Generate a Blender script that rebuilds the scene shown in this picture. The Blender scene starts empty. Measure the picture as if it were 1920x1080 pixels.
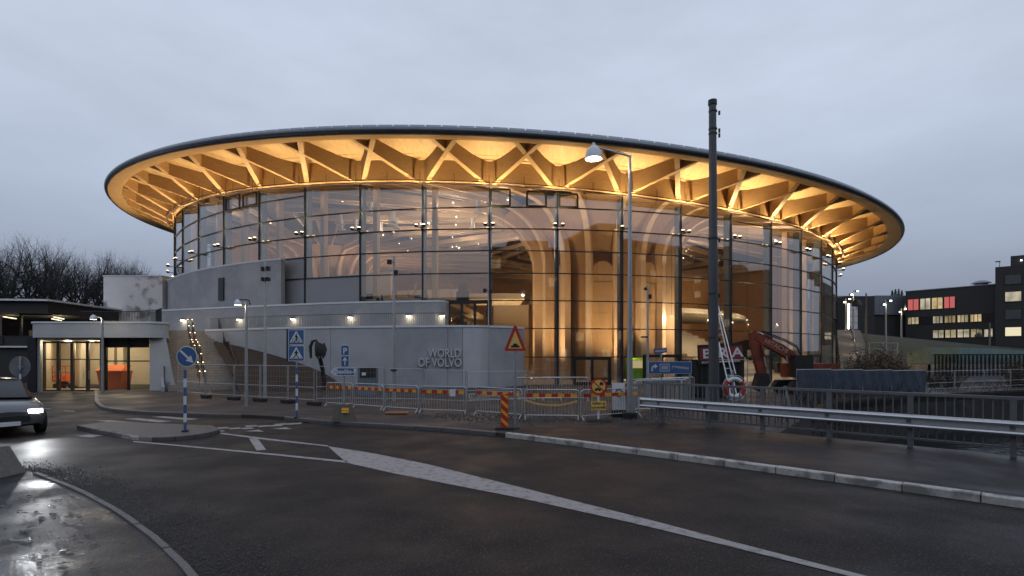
import bpy, math, random
from mathutils import Vector, Matrix
from mathutils.geometry import tessellate_polygon
R_ = math.radians
random.seed(7)
S = bpy.context.scene
COL = S.collection
# ------------------------------------------------------------------ camera, sky, sun, exposure
F, YH, H = 1034.0, 666.0, 2.15            # focal length in photo pixels, horizon row, eye height
cam = bpy.data.cameras.new('camera')
cam.sensor_width = 36.0
cam.lens = F / 1920 * 36
cam.shift_y = (YH - 540) / 1920
cam.clip_end = 5000
co = bpy.data.objects.new('camera', cam)
co.location = (0, 0, H)
co.rotation_euler = (R_(90), 0, 0)
COL.objects.link(co)
S.camera = co

W = bpy.data.worlds.new('World'); S.world = W; W.use_nodes = True
nt = W.node_tree; nt.nodes.clear()
def wn(t, **k):
    n = nt.nodes.new(t)
    for a, b in k.items(): setattr(n, a, b)
    return n
sky = wn('ShaderNodeTexSky', sky_type='NISHITA', sun_disc=False, sun_elevation=R_(7), sun_rotation=R_(200))
sky.air_density = 1.5; sky.dust_density = 2.5
tc = wn('ShaderNodeTexCoord')
sep = wn('ShaderNodeSeparateXYZ'); nt.links.new(tc.outputs['Generated'], sep.inputs[0])
ramp = wn('ShaderNodeValToRGB')            # an overcast dusk sky: greyer and darker low down, paler overhead
e = ramp.color_ramp.elements
e[0].position = 0.0; e[0].color = (0.262, 0.300, 0.395, 1)
e[1].position = 1.0; e[1].color = (0.56, 0.63, 0.79, 1)
for pos, c in ((0.09, (0.29, 0.335, 0.44)), (0.20, (0.43, 0.50, 0.64)), (0.40, (0.60, 0.675, 0.83))):
    q = e.new(pos); q.color = (*c, 1)
nt.links.new(sep.outputs['Z'], ramp.inputs[0])
mp = wn('ShaderNodeMapping'); mp.inputs['Scale'].default_value = (1.3, 1.3, 4.2)
nt.links.new(tc.outputs['Generated'], mp.inputs[0])
no = wn('ShaderNodeTexNoise'); no.inputs['Scale'].default_value = 2.1; no.inputs['Detail'].default_value = 7; no.inputs['Roughness'].default_value = .58
nt.links.new(mp.outputs[0], no.inputs[0])
cr = wn('ShaderNodeMapRange'); cr.inputs[1].default_value = .3; cr.inputs[2].default_value = .7; cr.inputs[3].default_value = .91; cr.inputs[4].default_value = 1.07
nt.links.new(no.outputs[0], cr.inputs[0])
mul = wn('ShaderNodeVectorMath', operation='SCALE')
nt.links.new(ramp.outputs[0], mul.inputs[0]); nt.links.new(cr.outputs[0], mul.inputs['Scale'])
sk = wn('ShaderNodeVectorMath', operation='SCALE'); sk.inputs['Scale'].default_value = .05
nt.links.new(sky.outputs[0], sk.inputs[0])
mx = wn('ShaderNodeMix', data_type='RGBA'); mx.inputs[0].default_value = .93
nt.links.new(sk.outputs[0], mx.inputs[6]); nt.links.new(mul.outputs[0], mx.inputs[7])
bg = wn('ShaderNodeBackground'); bg.inputs[1].default_value = 1.0
nt.links.new(mx.outputs[2], bg.inputs[0])
ow = wn('ShaderNodeOutputWorld'); nt.links.new(bg.outputs[0], ow.inputs[0])
sun = bpy.data.lights.new('sun', 'SUN'); sun.energy = .22; sun.angle = R_(40); sun.color = (.86, .92, 1)
so = bpy.data.objects.new('sun', sun); so.rotation_euler = (R_(48), 0, R_(25)); COL.objects.link(so)

S.view_settings.view_transform = 'Standard'; S.view_settings.look = 'None'
S.view_settings.exposure = 0.0; S.view_settings.gamma = 1; S.view_settings.use_curve_mapping = False
cy = S.cycles
cy.use_denoising = True
cy.max_bounces = 7; cy.diffuse_bounces = 3; cy.glossy_bounces = 3; cy.transmission_bounces = 4; cy.transparent_max_bounces = 40
cy.sample_clamp_indirect = 3.0; cy.sample_clamp_direct = 0; cy.caustics_reflective = False; cy.caustics_refractive = False
cy.use_light_tree = True

# ------------------------------------------------------------------ helpers
def G(px, py, z=0.0):                      # photo pixel -> point on the level z
    d = py - YH
    return ((px - 960) / d * (H - z), F * (H - z) / d)
def A(px, py, Y):                          # photo pixel at distance Y -> point
    return ((px - 960) / F * Y, Y, H + (YH - py) / F * Y)

class MB:
    def __init__(s): s.v = []; s.f = []
    def add(s, vs, fs):
        n = len(s.v); s.v += [tuple(p) for p in vs]; s.f += [tuple(i + n for i in f) for f in fs]; return s
    def box(s, c, d, rz=0.0, rx=0.0, ry=0.0):
        m = Matrix.Rotation(rz, 3, 'Z') @ Matrix.Rotation(ry, 3, 'Y') @ Matrix.Rotation(rx, 3, 'X')
        vs = []
        for z in (-.5, .5):
            for x, y in ((-.5, -.5), (.5, -.5), (.5, .5), (-.5, .5)):
                vs.append(Vector(c) + m @ Vector((x * d[0], y * d[1], z * d[2])))
        return s.add(vs, [(3, 2, 1, 0), (4, 5, 6, 7), (0, 1, 5, 4), (1, 2, 6, 5), (2, 3, 7, 6), (3, 0, 4, 7)])
    def hexa(s, b, t):                     # bottom 4 + top 4
        return s.add(list(b) + list(t), [(3, 2, 1, 0), (4, 5, 6, 7), (0, 1, 5, 4), (1, 2, 6, 5), (2, 3, 7, 6), (3, 0, 4, 7)])
    def beam(s, p0, p1, w, h, up=(0, 0, 1)):
        p0, p1 = Vector(p0), Vector(p1); d = (p1 - p0).normalized(); u = Vector(up)
        sd = d.cross(u)
        if sd.length < 1e-4: sd = d.cross(Vector((1, 0, 0)))
        sd.normalize(); u = sd.cross(d)
        a = sd * w / 2; b = u * h / 2
        return s.hexa([p0 - a - b, p0 + a - b, p0 + a + b, p0 - a + b], [p1 - a - b, p1 + a - b, p1 + a + b, p1 - a + b])
    def cyl(s, p0, p1, r0, r1=None, n=10, cap=True):
        r1 = r0 if r1 is None else r1
        p0, p1 = Vector(p0), Vector(p1); d = (p1 - p0).normalized()
        a = d.cross(Vector((0, 0, 1)) if abs(d.z) < .9 else Vector((1, 0, 0))).normalized(); b = d.cross(a)
        vs = [p0 + (a * math.cos(t) + b * math.sin(t)) * r0 for t in [2 * math.pi * i / n for i in range(n)]]
        vs += [p1 + (a * math.cos(t) + b * math.sin(t)) * r1 for t in [2 * math.pi * i / n for i in range(n)]]
        fs = [(i, (i + 1) % n, n + (i + 1) % n, n + i) for i in range(n)]
        if cap: fs += [tuple(range(n))[::-1], tuple(range(n, 2 * n))]
        return s.add(vs, fs)
    def tube(s, pts, r, n=8):
        pts = [Vector(p) for p in pts]; rings = []
        a = None
        for i, p in enumerate(pts):
            d = (pts[min(i + 1, len(pts) - 1)] - pts[max(i - 1, 0)]).normalized()
            if a is None: a = d.cross(Vector((0, 0, 1)) if abs(d.z) < .9 else Vector((1, 0, 0))).normalized()
            a = (a - d * a.dot(d)).normalized(); b = d.cross(a)
            rr = r[i] if isinstance(r, (list, tuple)) else r
            rings.append([p + (a * math.cos(t) + b * math.sin(t)) * rr for t in [2 * math.pi * k / n for k in range(n)]])
        vs = [q for ring in rings for q in ring]; fs = []
        for i in range(len(pts) - 1):
            for k in range(n):
                fs.append((i * n + k, i * n + (k + 1) % n, (i + 1) * n + (k + 1) % n, (i + 1) * n + k))
        fs += [tuple(range(n))[::-1], tuple(range((len(pts) - 1) * n, len(pts) * n))]
        return s.add(vs, fs)
    def prism(s, poly, off):               # extrude a planar polygon (3D points) by a vector
        off = Vector(off); n = len(poly)
        vs = [Vector(p) for p in poly]; vs += [p + off for p in vs[:n]]
        return s.add(vs, [tuple(range(n))[::-1], tuple(range(n, 2 * n))] + [(i, (i + 1) % n, n + (i + 1) % n, n + i) for i in range(n)])
    def lathe(s, prof, n=16, c=(0, 0, 0)):  # (r, z) pairs round the z axis
        vs = []; fs = []
        for r, z in prof:
            for k in range(n):
                t = 2 * math.pi * k / n; vs.append((c[0] + r * math.cos(t), c[1] + r * math.sin(t), c[2] + z))
        for i in range(len(prof) - 1):
            for k in range(n): fs.append((i * n + k, i * n + (k + 1) % n, (i + 1) * n + (k + 1) % n, (i + 1) * n + k))
        return s.add(vs, fs)
    def grid(s, rows):                     # rows of points -> quads
        n = len(rows[0]); vs = [p for r in rows for p in r]
        return s.add(vs, [(i * n + k, i * n + k + 1, (i + 1) * n + k + 1, (i + 1) * n + k) for i in range(len(rows) - 1) for k in range(n - 1)])
    def mesh(s, name, mat=None, smooth=False):
        me = bpy.data.meshes.new(name); me.from_pydata([tuple(p) for p in s.v], [], s.f); me.update()
        if mat: me.materials.append(mat)
        if smooth:
            for p in me.polygons: p.use_smooth = True
            try: me.set_sharp_from_angle(angle=R_(40))
            except Exception: pass
        return me
    def obj(s, name, mat=None, parent=None, smooth=False):
        return link(name, s.mesh(name, mat, smooth), parent)

def link(name, data, parent=None):
    o = bpy.data.objects.new(name, data); COL.objects.link(o)
    if parent: o.parent = parent
    return o
def tag(o, label=None, cat=None, group=None, kind=None):
    for k, v in (('label', label), ('category', cat), ('group', group), ('kind', kind)):
        if v: o[k] = v
    return o
def thing(name, label, cat, loc=(0, 0, 0), rz=0, group=None):
    o = link(name, None); o.location = loc; o.rotation_euler = (0, 0, rz)
    return tag(o, label, cat, group)
def copy_tree(o, parent=None):
    c = o.copy(); COL.objects.link(c); c.parent = parent
    for ch in list(o.children): copy_tree(ch, c)
    return c
def flat(name, polys, z, mat, parent=None, kind='structure'):
    m = MB()
    for poly in polys:
        holes = []
        if isinstance(poly, dict): holes = poly['holes']; poly = poly['outer']
        rings = [[Vector((x, y, 0)) for x, y in r] for r in [poly] + holes]
        tri = tessellate_polygon(rings); allv = [p for r in rings for p in r]
        tri2 = []
        for a, b, c in tri:
            A_, B_, C_ = allv[a], allv[b], allv[c]
            tri2.append((a, b, c) if (B_ - A_).cross(C_ - A_).z > 0 else (a, c, b))
        m.add([(p.x, p.y, z) for p in allv], tri2)
    o = m.obj(name, mat, parent)
    if kind: o['kind'] = kind
    return o
def slab(poly, z0, z1):                    # a solid with a concave outline
    ring = [Vector((x, y, 0)) for x, y in poly]; n = len(ring); tri = tessellate_polygon([ring]); m = MB()
    up = []; dn = []
    for a, b, c in tri:
        if (ring[b] - ring[a]).cross(ring[c] - ring[a]).z < 0: b, c = c, b
        up.append((a + n, b + n, c + n)); dn.append((a, c, b))
    ar = sum(ring[i].x * ring[(i + 1) % n].y - ring[(i + 1) % n].x * ring[i].y for i in range(n))
    sd = [(i, (i + 1) % n, n + (i + 1) % n, n + i) if ar > 0 else (i, n + i, n + (i + 1) % n, (i + 1) % n) for i in range(n)]
    return m.add([(p.x, p.y, z0) for p in ring] + [(p.x, p.y, z1) for p in ring], up + dn + sd)

# ------------------------------------------------------------------ materials
def material(name, col, rough=.6, metal=0.0, var=.15, scale=3.0, bump=0.0, bscale=None, stretch=(1, 1, 1), col2=None, emit=None, estr=0, spec=.5, rvar=0.0, detail=6, coat=0, stain=None, speck=None):
    m = bpy.data.materials.new(name); m.use_nodes = True; t = m.node_tree; b = t.nodes['Principled BSDF']
    N = lambda ty: t.nodes.new(ty)
    b.inputs['Roughness'].default_value = rough; b.inputs['Metallic'].default_value = metal
    b.inputs['Specular IOR Level'].default_value = spec
    if coat: b.inputs['Coat Weight'].default_value = coat; b.inputs['Coat Roughness'].default_value = .08
    c = N('ShaderNodeTexCoord'); mp = N('ShaderNodeMapping'); mp.inputs['Scale'].default_value = stretch
    t.links.new(c.outputs['Object'], mp.inputs[0])
    n = N('ShaderNodeTexNoise'); n.inputs['Scale'].default_value = scale; n.inputs['Detail'].default_value = detail; n.inputs['Roughness'].default_value = .6
    t.links.new(mp.outputs[0], n.inputs[0])
    r = N('ShaderNodeValToRGB'); r.color_ramp.elements[0].position = .3; r.color_ramp.elements[1].position = .7
    c2 = col2 or tuple(x * (1 + var) for x in col)
    c1 = tuple(x * (1 - var) for x in col) if not col2 else col
    r.color_ramp.elements[0].color = (*c1, 1); r.color_ramp.elements[1].color = (*c2, 1)
    t.links.new(n.outputs[0], r.inputs[0])
    out = r.outputs[0]
    if stain:                              # broad patches of another colour: (colour, scale, lo, hi, amount)
        n2 = N('ShaderNodeTexNoise'); n2.inputs['Scale'].default_value = stain[1]; n2.inputs['Detail'].default_value = 5
        t.links.new(mp.outputs[0], n2.inputs[0])
        mr = N('ShaderNodeMapRange'); mr.inputs[1].default_value = stain[2]; mr.inputs[2].default_value = stain[3]; mr.inputs[4].default_value = stain[4]
        t.links.new(n2.outputs[0], mr.inputs[0])
        mi = N('ShaderNodeMix'); mi.data_type = 'RGBA'; mi.inputs[7].default_value = (*stain[0], 1)
        t.links.new(mr.outputs[0], mi.inputs[0]); t.links.new(out, mi.inputs[6]); out = mi.outputs[2]
    if speck:                              # pale aggregate grains, their sparkle painted into the colour: (colour, scale, threshold)
        n5 = N('ShaderNodeTexNoise'); n5.inputs['Scale'].default_value = speck[1]; n5.inputs['Detail'].default_value = 3
        t.links.new(mp.outputs[0], n5.inputs[0])
        m5 = N('ShaderNodeMapRange'); m5.inputs[1].default_value = speck[2]; m5.inputs[2].default_value = speck[2] + .08
        t.links.new(n5.outputs[0], m5.inputs[0])
        x5 = N('ShaderNodeMix'); x5.data_type = 'RGBA'; x5.inputs[7].default_value = (*speck[0], 1)
        t.links.new(m5.outputs[0], x5.inputs[0]); t.links.new(out, x5.inputs[6]); out = x5.outputs[2]
    t.links.new(out, b.inputs['Base Color'])
    if rvar:
        mr = N('ShaderNodeMapRange'); mr.inputs[1].default_value = .35; mr.inputs[2].default_value = .65
        mr.inputs[3].default_value = max(.02, rough - rvar); mr.inputs[4].default_value = min(1, rough + rvar)
        n3 = N('ShaderNodeTexNoise'); n3.inputs['Scale'].default_value = scale * .025; n3.inputs['Detail'].default_value = 5
        t.links.new(mp.outputs[0], n3.inputs[0]); t.links.new(n3.outputs[0], mr.inputs[0]); t.links.new(mr.outputs[0], b.inputs['Roughness'])
    if bump:
        n4 = N('ShaderNodeTexNoise'); n4.inputs['Scale'].default_value = bscale or scale * 4; n4.inputs['Detail'].default_value = 4
        t.links.new(mp.outputs[0], n4.inputs[0])
        bp = N('ShaderNodeBump'); bp.inputs['Strength'].default_value = bump; bp.inputs['Distance'].default_value = .02
        t.links.new(n4.outputs[0], bp.inputs['Height']); t.links.new(bp.outputs[0], b.inputs['Normal'])
    if emit:
        b.inputs['Emission Color'].default_value = (*emit, 1); b.inputs['Emission Strength'].default_value = estr
    return m
def glass(name, ior=1.9, tint=(.93, .95, .95), rough=0.0, refl=(1, 1, 1)):
    m = bpy.data.materials.new(name); m.use_nodes = True; t = m.node_tree; t.nodes.clear()
    tr = t.nodes.new('ShaderNodeBsdfTransparent'); tr.inputs[0].default_value = (*tint, 1)
    gl = t.nodes.new('ShaderNodeBsdfGlossy'); gl.inputs['Roughness'].default_value = rough; gl.inputs[0].default_value = (*refl, 1)
    geo = t.nodes.new('ShaderNodeNewGeometry')
    fr = t.nodes.new('ShaderNodeFresnel')
    vv = t.nodes.new('ShaderNodeMath'); vv.operation = 'MULTIPLY_ADD'   # same reflectance from either side of the sheet
    vv.inputs[1].default_value = 1 / ior - ior; vv.inputs[2].default_value = ior
    # on a back face Blender inverts the index: feed it the inverse there so that the sheet stays a thin pane
    t.links.new(geo.outputs['Backfacing'], vv.inputs[0]); t.links.new(vv.outputs[0], fr.inputs[0])
    mi = t.nodes.new('ShaderNodeMixShader'); o = t.nodes.new('ShaderNodeOutputMaterial')
    t.links.new(fr.outputs[0], mi.inputs[0]); t.links.new(tr.outputs[0], mi.inputs[1]); t.links.new(gl.outputs[0], mi.inputs[2]); t.links.new(mi.outputs[0], o.inputs[0])
    return m
def glow(name, col, st):
    m = bpy.data.materials.new(name); m.use_nodes = True; t = m.node_tree; t.nodes.clear()
    e = t.nodes.new('ShaderNodeEmission'); e.inputs[0].default_value = (*col, 1); e.inputs[1].default_value = st
    o = t.nodes.new('ShaderNodeOutputMaterial'); t.links.new(e.outputs[0], o.inputs[0]); return m

M = dict(
 asphalt=material('asphalt', (.0150, .0132, .0135), .6, var=.5, scale=30, bump=.08, bscale=90, rvar=.12, stain=((.022, .0187, .017), .13, .42, .72, .75), spec=.15, speck=((.085, .08, .075), 42, .59), detail=9),
 walk=material('wet_paving_asphalt', (.0135, .0123, .0128), .45, var=.5, scale=25, bump=.15, bscale=60, rvar=.16, stain=((.024, .0205, .019), .4, .45, .7, .6), spec=.18, speck=((.08, .074, .07), 36, .6), detail=9),
 plaza=material('plaza_paving', (.046, .0395, .038), .6, var=.3, scale=18, bump=.15, bscale=60, rvar=.15, stain=((.033, .030, .030), .3, .4, .65, .7), spec=.25, detail=9),
 ground=material('ground_soil', (.055, .05, .045), .85, var=.3, scale=4, bump=.4),
 granite=material('kerb_granite', (.40, .385, .36), .7, var=.2, scale=22, bump=.35, stain=((.15, .142, .135), 3.4, .5, .62, .85)),
 kerbdark=material('kerb_wet_stone', (.085, .08, .078), .5, var=.3, scale=16, bump=.5),
 marking=material('road_marking_paint', (.30, .283, .278), .65, var=.22, scale=40, bump=.2, stain=((.09, .085, .083), 7.0, .5, .72, .8)),
 concrete=material('grey_concrete', (.285, .30, .325), .75, var=.10, scale=1.6, bump=.06, bscale=40, stain=((.37, .385, .41), .35, .48, .66, .75)),
 concrete3=material('mid_concrete', (.33, .345, .37), .75, var=.09, scale=1.2, bump=.06, bscale=40, stain=((.40, .415, .44), .4, .48, .66, .7)),
 edging=material('dull_edging_stone', (.13, .122, .115), .75, var=.25, scale=22, bump=.3),
 concrete2=material('pale_concrete_panel', (.43, .445, .475), .7, var=.05, scale=2, bump=.05, bscale=40),
 lettering=material('lettering_steel', (.50, .515, .54), .45, .1, var=.05),
 cap=material('pale_coping', (.62, .64, .67), .5, var=.06, scale=5),
 render=material('white_render', (.42, .43, .44), .7, var=.07, scale=1.2),
 stainwall=material('stained_white_wall', (.62, .62, .62), .75, var=.06, scale=1, stain=((.10, .10, .10), .55, .54, .62, .8)),
 wood=material('glulam_spruce', (.56, .37, .18), .55, var=.13, scale=2.2, stretch=(1, 1, 7), bump=.05, bscale=14),
 rib=material('rib_spruce', (.76, .58, .41), .5, var=.06, scale=1.4),
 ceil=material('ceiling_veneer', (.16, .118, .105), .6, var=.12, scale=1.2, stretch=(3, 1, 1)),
 woodin=material('oak_veneer', (.60, .40, .215), .5, var=.08, scale=1.4, stretch=(3, 3, .4)),
 deck=material('spruce_deck', (.62, .44, .23), .6, var=.15, scale=1.1, stretch=(5, 1, 1)),
 metal=material('dark_zinc', (.15, .17, .19), .36, .7, var=.12, scale=3),
 zinc=material('grey_zinc', (.26, .29, .32), .45, .6, var=.1, scale=4),
 frame=material('black_steel', (.018, .02, .023), .4, .3, var=.2, scale=6),
 fin=material('blue_grey_steel', (.17, .20, .235), .35, .35, var=.08, scale=2),
 galv=material('galvanised_steel', (.40, .42, .43), .42, .75, var=.16, scale=12),
 alum=material('aluminium', (.55, .56, .57), .38, .8, var=.08, scale=12),
 railgrey=material('grey_painted_rail', (.13, .135, .14), .5, .2, var=.15, scale=8),
 pole=material('dark_grey_pole', (.075, .08, .085), .5, .3, var=.15, scale=5, stretch=(1, 1, .2)),
 black=material('black_paint', (.014, .014, .015), .5, var=.25, scale=5),
 rubber=material('black_rubber', (.02, .02, .02), .85, var=.3, scale=9, bump=.2),
 brick=material('dark_brick', (.032, .031, .031), .8, var=.25, scale=12, bump=.2, bscale=30),
 blue=material('sign_blue', (.045, .11, .27), .45, var=.05, scale=4),
 white=material('sign_white', (.62, .64, .66), .5, var=.05, scale=4),
 red=material('sign_red', (.42, .03, .02), .45, var=.1, scale=4),
 yellow=material('sign_yellow', (.72, .36, .03), .5, var=.08, scale=5),
 paleyellow=material('sign_pale_yellow', (.70, .47, .12), .5, var=.06, scale=5),
 orange=material('excavator_orange', (.20, .036, .018), .5, var=.25, scale=4, stain=((.07, .022, .016), 2, .45, .62, .8)),
 lift=material('lift_orange', (.70, .16, .04), .5, var=.1, scale=4),
 darkred=material('board_dark_red', (.20, .025, .022), .5, var=.12, scale=3),
 lime=material('lime_green', (.22, .5, .03), .5, var=.2, scale=3),
 earth=material('brown_earth', (.035, .024, .017), .95, var=.4, scale=3, bump=.8, bscale=9),
 grass=material('short_grass', (.030, .034, .014), .9, var=.45, scale=1.2, bump=.6, bscale=14, stain=((.032, .022, .014), .12, .45, .6, .9)),
 bark=material('dark_bark', (.022, .02, .019), .9, var=.3, scale=6),
 leaf=material('dry_leaf', (.09, .065, .035), .8, var=.4, scale=2),
 evergreen=material('dark_needles', (.02, .028, .02), .85, var=.4, scale=2),
 cream=material('cream_plaster', (.66, .58, .46), .6, var=.04, scale=2),
 floor=material('cream_floor', (.48, .42, .34), .45, var=.06, scale=3),
 teal=material('teal_screen', (.17, .27, .26), .5, var=.12, scale=1.5),
 tarp=material('blue_grey_sheeting', (.05, .068, .095), .45, var=.3, scale=1.5, bump=.4, bscale=3),
 sheet=material('standing_seam_sheet', (.22, .24, .27), .4, .5, var=.08, scale=2),
 carpaint=material('grey_car_paint', (.09, .095, .105), .3, .5, var=.05, scale=3, coat=.7),
 tread=material('stair_stone', (.25, .23, .205), .7, var=.2, scale=6, bump=.2),
 glass=glass('facade_glass', 2.05, (.92, .93, .92)),
 clear=glass('clear_glass', 1.5, (.95, .96, .96)),
 warm=glow('warm_lamp', (1, .75, .42), 9),
 warmwhite=glow('warm_white_lamp', (1, .86, .66), 12),
 cool=glow('white_lamp', (.92, .95, 1), 8),
 strip=glow('strip_lamp', (1, .80, .48), 3.2),
 winlit=glow('lit_window', (1, .78, .40), .62),
 winlit2=glow('lit_window_pale', (1, .88, .60), .85),
 winred=glow('lit_window_red', (.95, .22, .22), .55),
 green=glow('exit_lamp', (.25, 1, .45), 2.0),
)
def lamp(name, kind, loc, energy, col, parent=None, size=.1, aim=None, spot=100, blend=.6):
    l = bpy.data.lights.new(name, kind); l.energy = energy; l.color = col
    if kind == 'AREA': l.size = size
    else: l.shadow_soft_size = size
    if kind == 'SPOT': l.spot_size = R_(spot); l.spot_blend = blend
    o = link(name, l, parent); o.location = loc
    if aim is not None: o.rotation_euler = Vector(aim).to_track_quat('-Z', 'Y').to_euler()
    return o
def text_mesh(name, s, size, mat, ext=.004, bold=0.0, spacing=1.0):
    cu = bpy.data.curves.new(name, 'FONT'); cu.body = s; cu.size = size; cu.extrude = ext; cu.align_x = 'CENTER'; cu.align_y = 'CENTER'
    cu.offset = bold; cu.space_character = spacing; cu.resolution_u = 3
    t = bpy.data.objects.new(name, cu); COL.objects.link(t)
    dg = bpy.context.evaluated_depsgraph_get(); me = bpy.data.meshes.new_from_object(t.evaluated_get(dg))
    bpy.data.objects.remove(t); bpy.data.curves.remove(cu)
    me.materials.clear(); me.materials.append(mat); return me
def put_text(name, s, size, mat, parent, loc, rz=0, ext=.004, bold=0.0, sx=1.0, spacing=1.0):
    o = link(name, text_mesh(name, s, size, mat, ext, bold, spacing), parent)
    o.location = loc; o.rotation_euler = (R_(90), 0, rz); o.scale = (sx, 1, 1); return o
FLOOD, INNER, TRUNK, HEAD, FILL = 1750, 105, 2300, 170, 200
# ------------------------------------------------------------------ the round timber and glass hall
CX, CY, RG = -0.70, 77.7, 40.0
SX, SY, P0 = -0.0519, 0.0337, 16.51
NB, DA, PH = 54, 2 * math.pi / 54, 0.0956
RR = RG * 1.1397
def plane(x, y): return P0 + SX * x + SY * y          # the tilted level of the roof edge, in hall coordinates
def pol(a, r): return (r * math.sin(a), -r * math.cos(a))
def pt(a, r, dz): x, y = pol(a, r); return (x, y, plane(x, y) + dz)
hall = thing('round_hall', 'huge round glass hall with a wide tilted disc roof of lit timber beams', 'building', (CX, CY, 0))
NS = 216
angs = [2 * math.pi * i / NS for i in range(NS)]
def ring(prof, n=NS):                      # profile of (r, dz) swept round, following the tilt
    m = MB(); rows = [[pt(2 * math.pi * i / n, r, dz) for r, dz in prof] for i in range(n)] ; rows.append(rows[0])
    return m.grid(rows)
roof = ring([(0.01, 3.2), (15, 2.9), (30, 2.0), (RR - 5, 1.6), (RR - 1.5, .93), (RR - .4, .36)]).obj('roof', M['zinc'], hall, True)
prof = [(RR - .42, .40)] + [(RR - .12 + .19 * math.cos(t), .20 + .19 * math.sin(t)) for t in [R_(95 - 19 * k) for k in range(11)]] + [(RR - .12, .03)]
ring(prof, 324).obj('roof_edge', M['metal'], roof, True)
ring([(RR - .10, .10), (RR - .10, -.06), (RR - .20, -.06), (RR - .20, .05)], 324).obj('drip_edge', M['black'], roof, True)
fas = ring([(RR - .2, .02), (RR - 1.32, .08), (RR - 1.32, .84)], 324).obj('timber_fascia', M['wood'], hall, True)
for (r0, z0, r1, z1) in ((RR - 1.3, .82, RG + 1.32, .18), (RG + 1.26, .17, RG + .05, .12)):
    ring([(r0, z0), (r1, z1)]).obj('soffit_deck', M['deck'], hall, True)
ring([(RG + 1.32, .3), (RG + 1.26, .3)]).obj('deck_joint', M['black'], hall)
# ring beam over the glass
ring([(RG + .16, .14), (RG + .16, -1.30), (RG - .16, -1.30), (RG - .16, .14)]).obj('ring_beam', M['wood'], hall, True)
# V beams: one pair from every node above a mullion
for i in range(NB):
    a0 = PH + DA * i
    for sg in (-1, 1):
        a1 = a0 + sg * DA * .64
        off = .30 * sg
        ain = a0 + sg * .0075
        pin_t = Vector(pt(ain, RG + .10, .13)); pin_b = Vector(pt(ain, RG + .10, -1.42))
        po_t = Vector(pt(a1, RR - 1.28, .81)); po_b = Vector(pt(a1, RR - 1.28, .07 - .012 * sg))
        d = (po_b - pin_b); sd = Vector((-d.y, d.x, 0)).normalized() * .16
        MB().hexa([pin_b - sd, pin_b + sd, po_b + sd, po_b - sd], [pin_t - sd, pin_t + sd, po_t + sd, po_t - sd]).obj('roof_beam', M['wood'], hall)
# tubular rail just outside the glass head, on short hangers
rail = MB()
for dr, dz, rr in ((.62, -1.62, .055), (.62, -1.40, .035)):
    pts = [pt(2 * math.pi * i / NS, RG + dr, dz) for i in range(NS + 1)]
    rail.tube(pts, rr, 6)
for i in range(NB * 2):
    a = PH + DA * i / 2; rail.cyl(pt(a, RG + .62, -1.62), pt(a, RG + .62, -.9), .02, n=5)
rail.obj('service_rail', material('brown_rail', (.17, .13, .11), .45, .4), hall, True)
# snow guard panels on the roof edge
g = MB(); w = 2 * math.pi * (RR - .8) / 288
g.box((0, 0, .10), (w * .95, .03, .17))
gm = g.mesh('snow_guard', material('guard_mesh', (.46, .50, .56), .5, .3))
nrm = Vector((-SX, -SY, 1)).normalized()
for i in range(288):
    a = 2 * math.pi * i / 288; p = Vector(pt(a, RR - .30, .37))
    tx = (Vector(pt(a + .01, RR - .30, .37)) - p).normalized(); ty = nrm.cross(tx)
    o = link('snow_guard', gm, roof); mt = Matrix((tx, ty, nrm)).transposed().to_4x4(); mt.translation = p; o.matrix_local = mt
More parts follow.
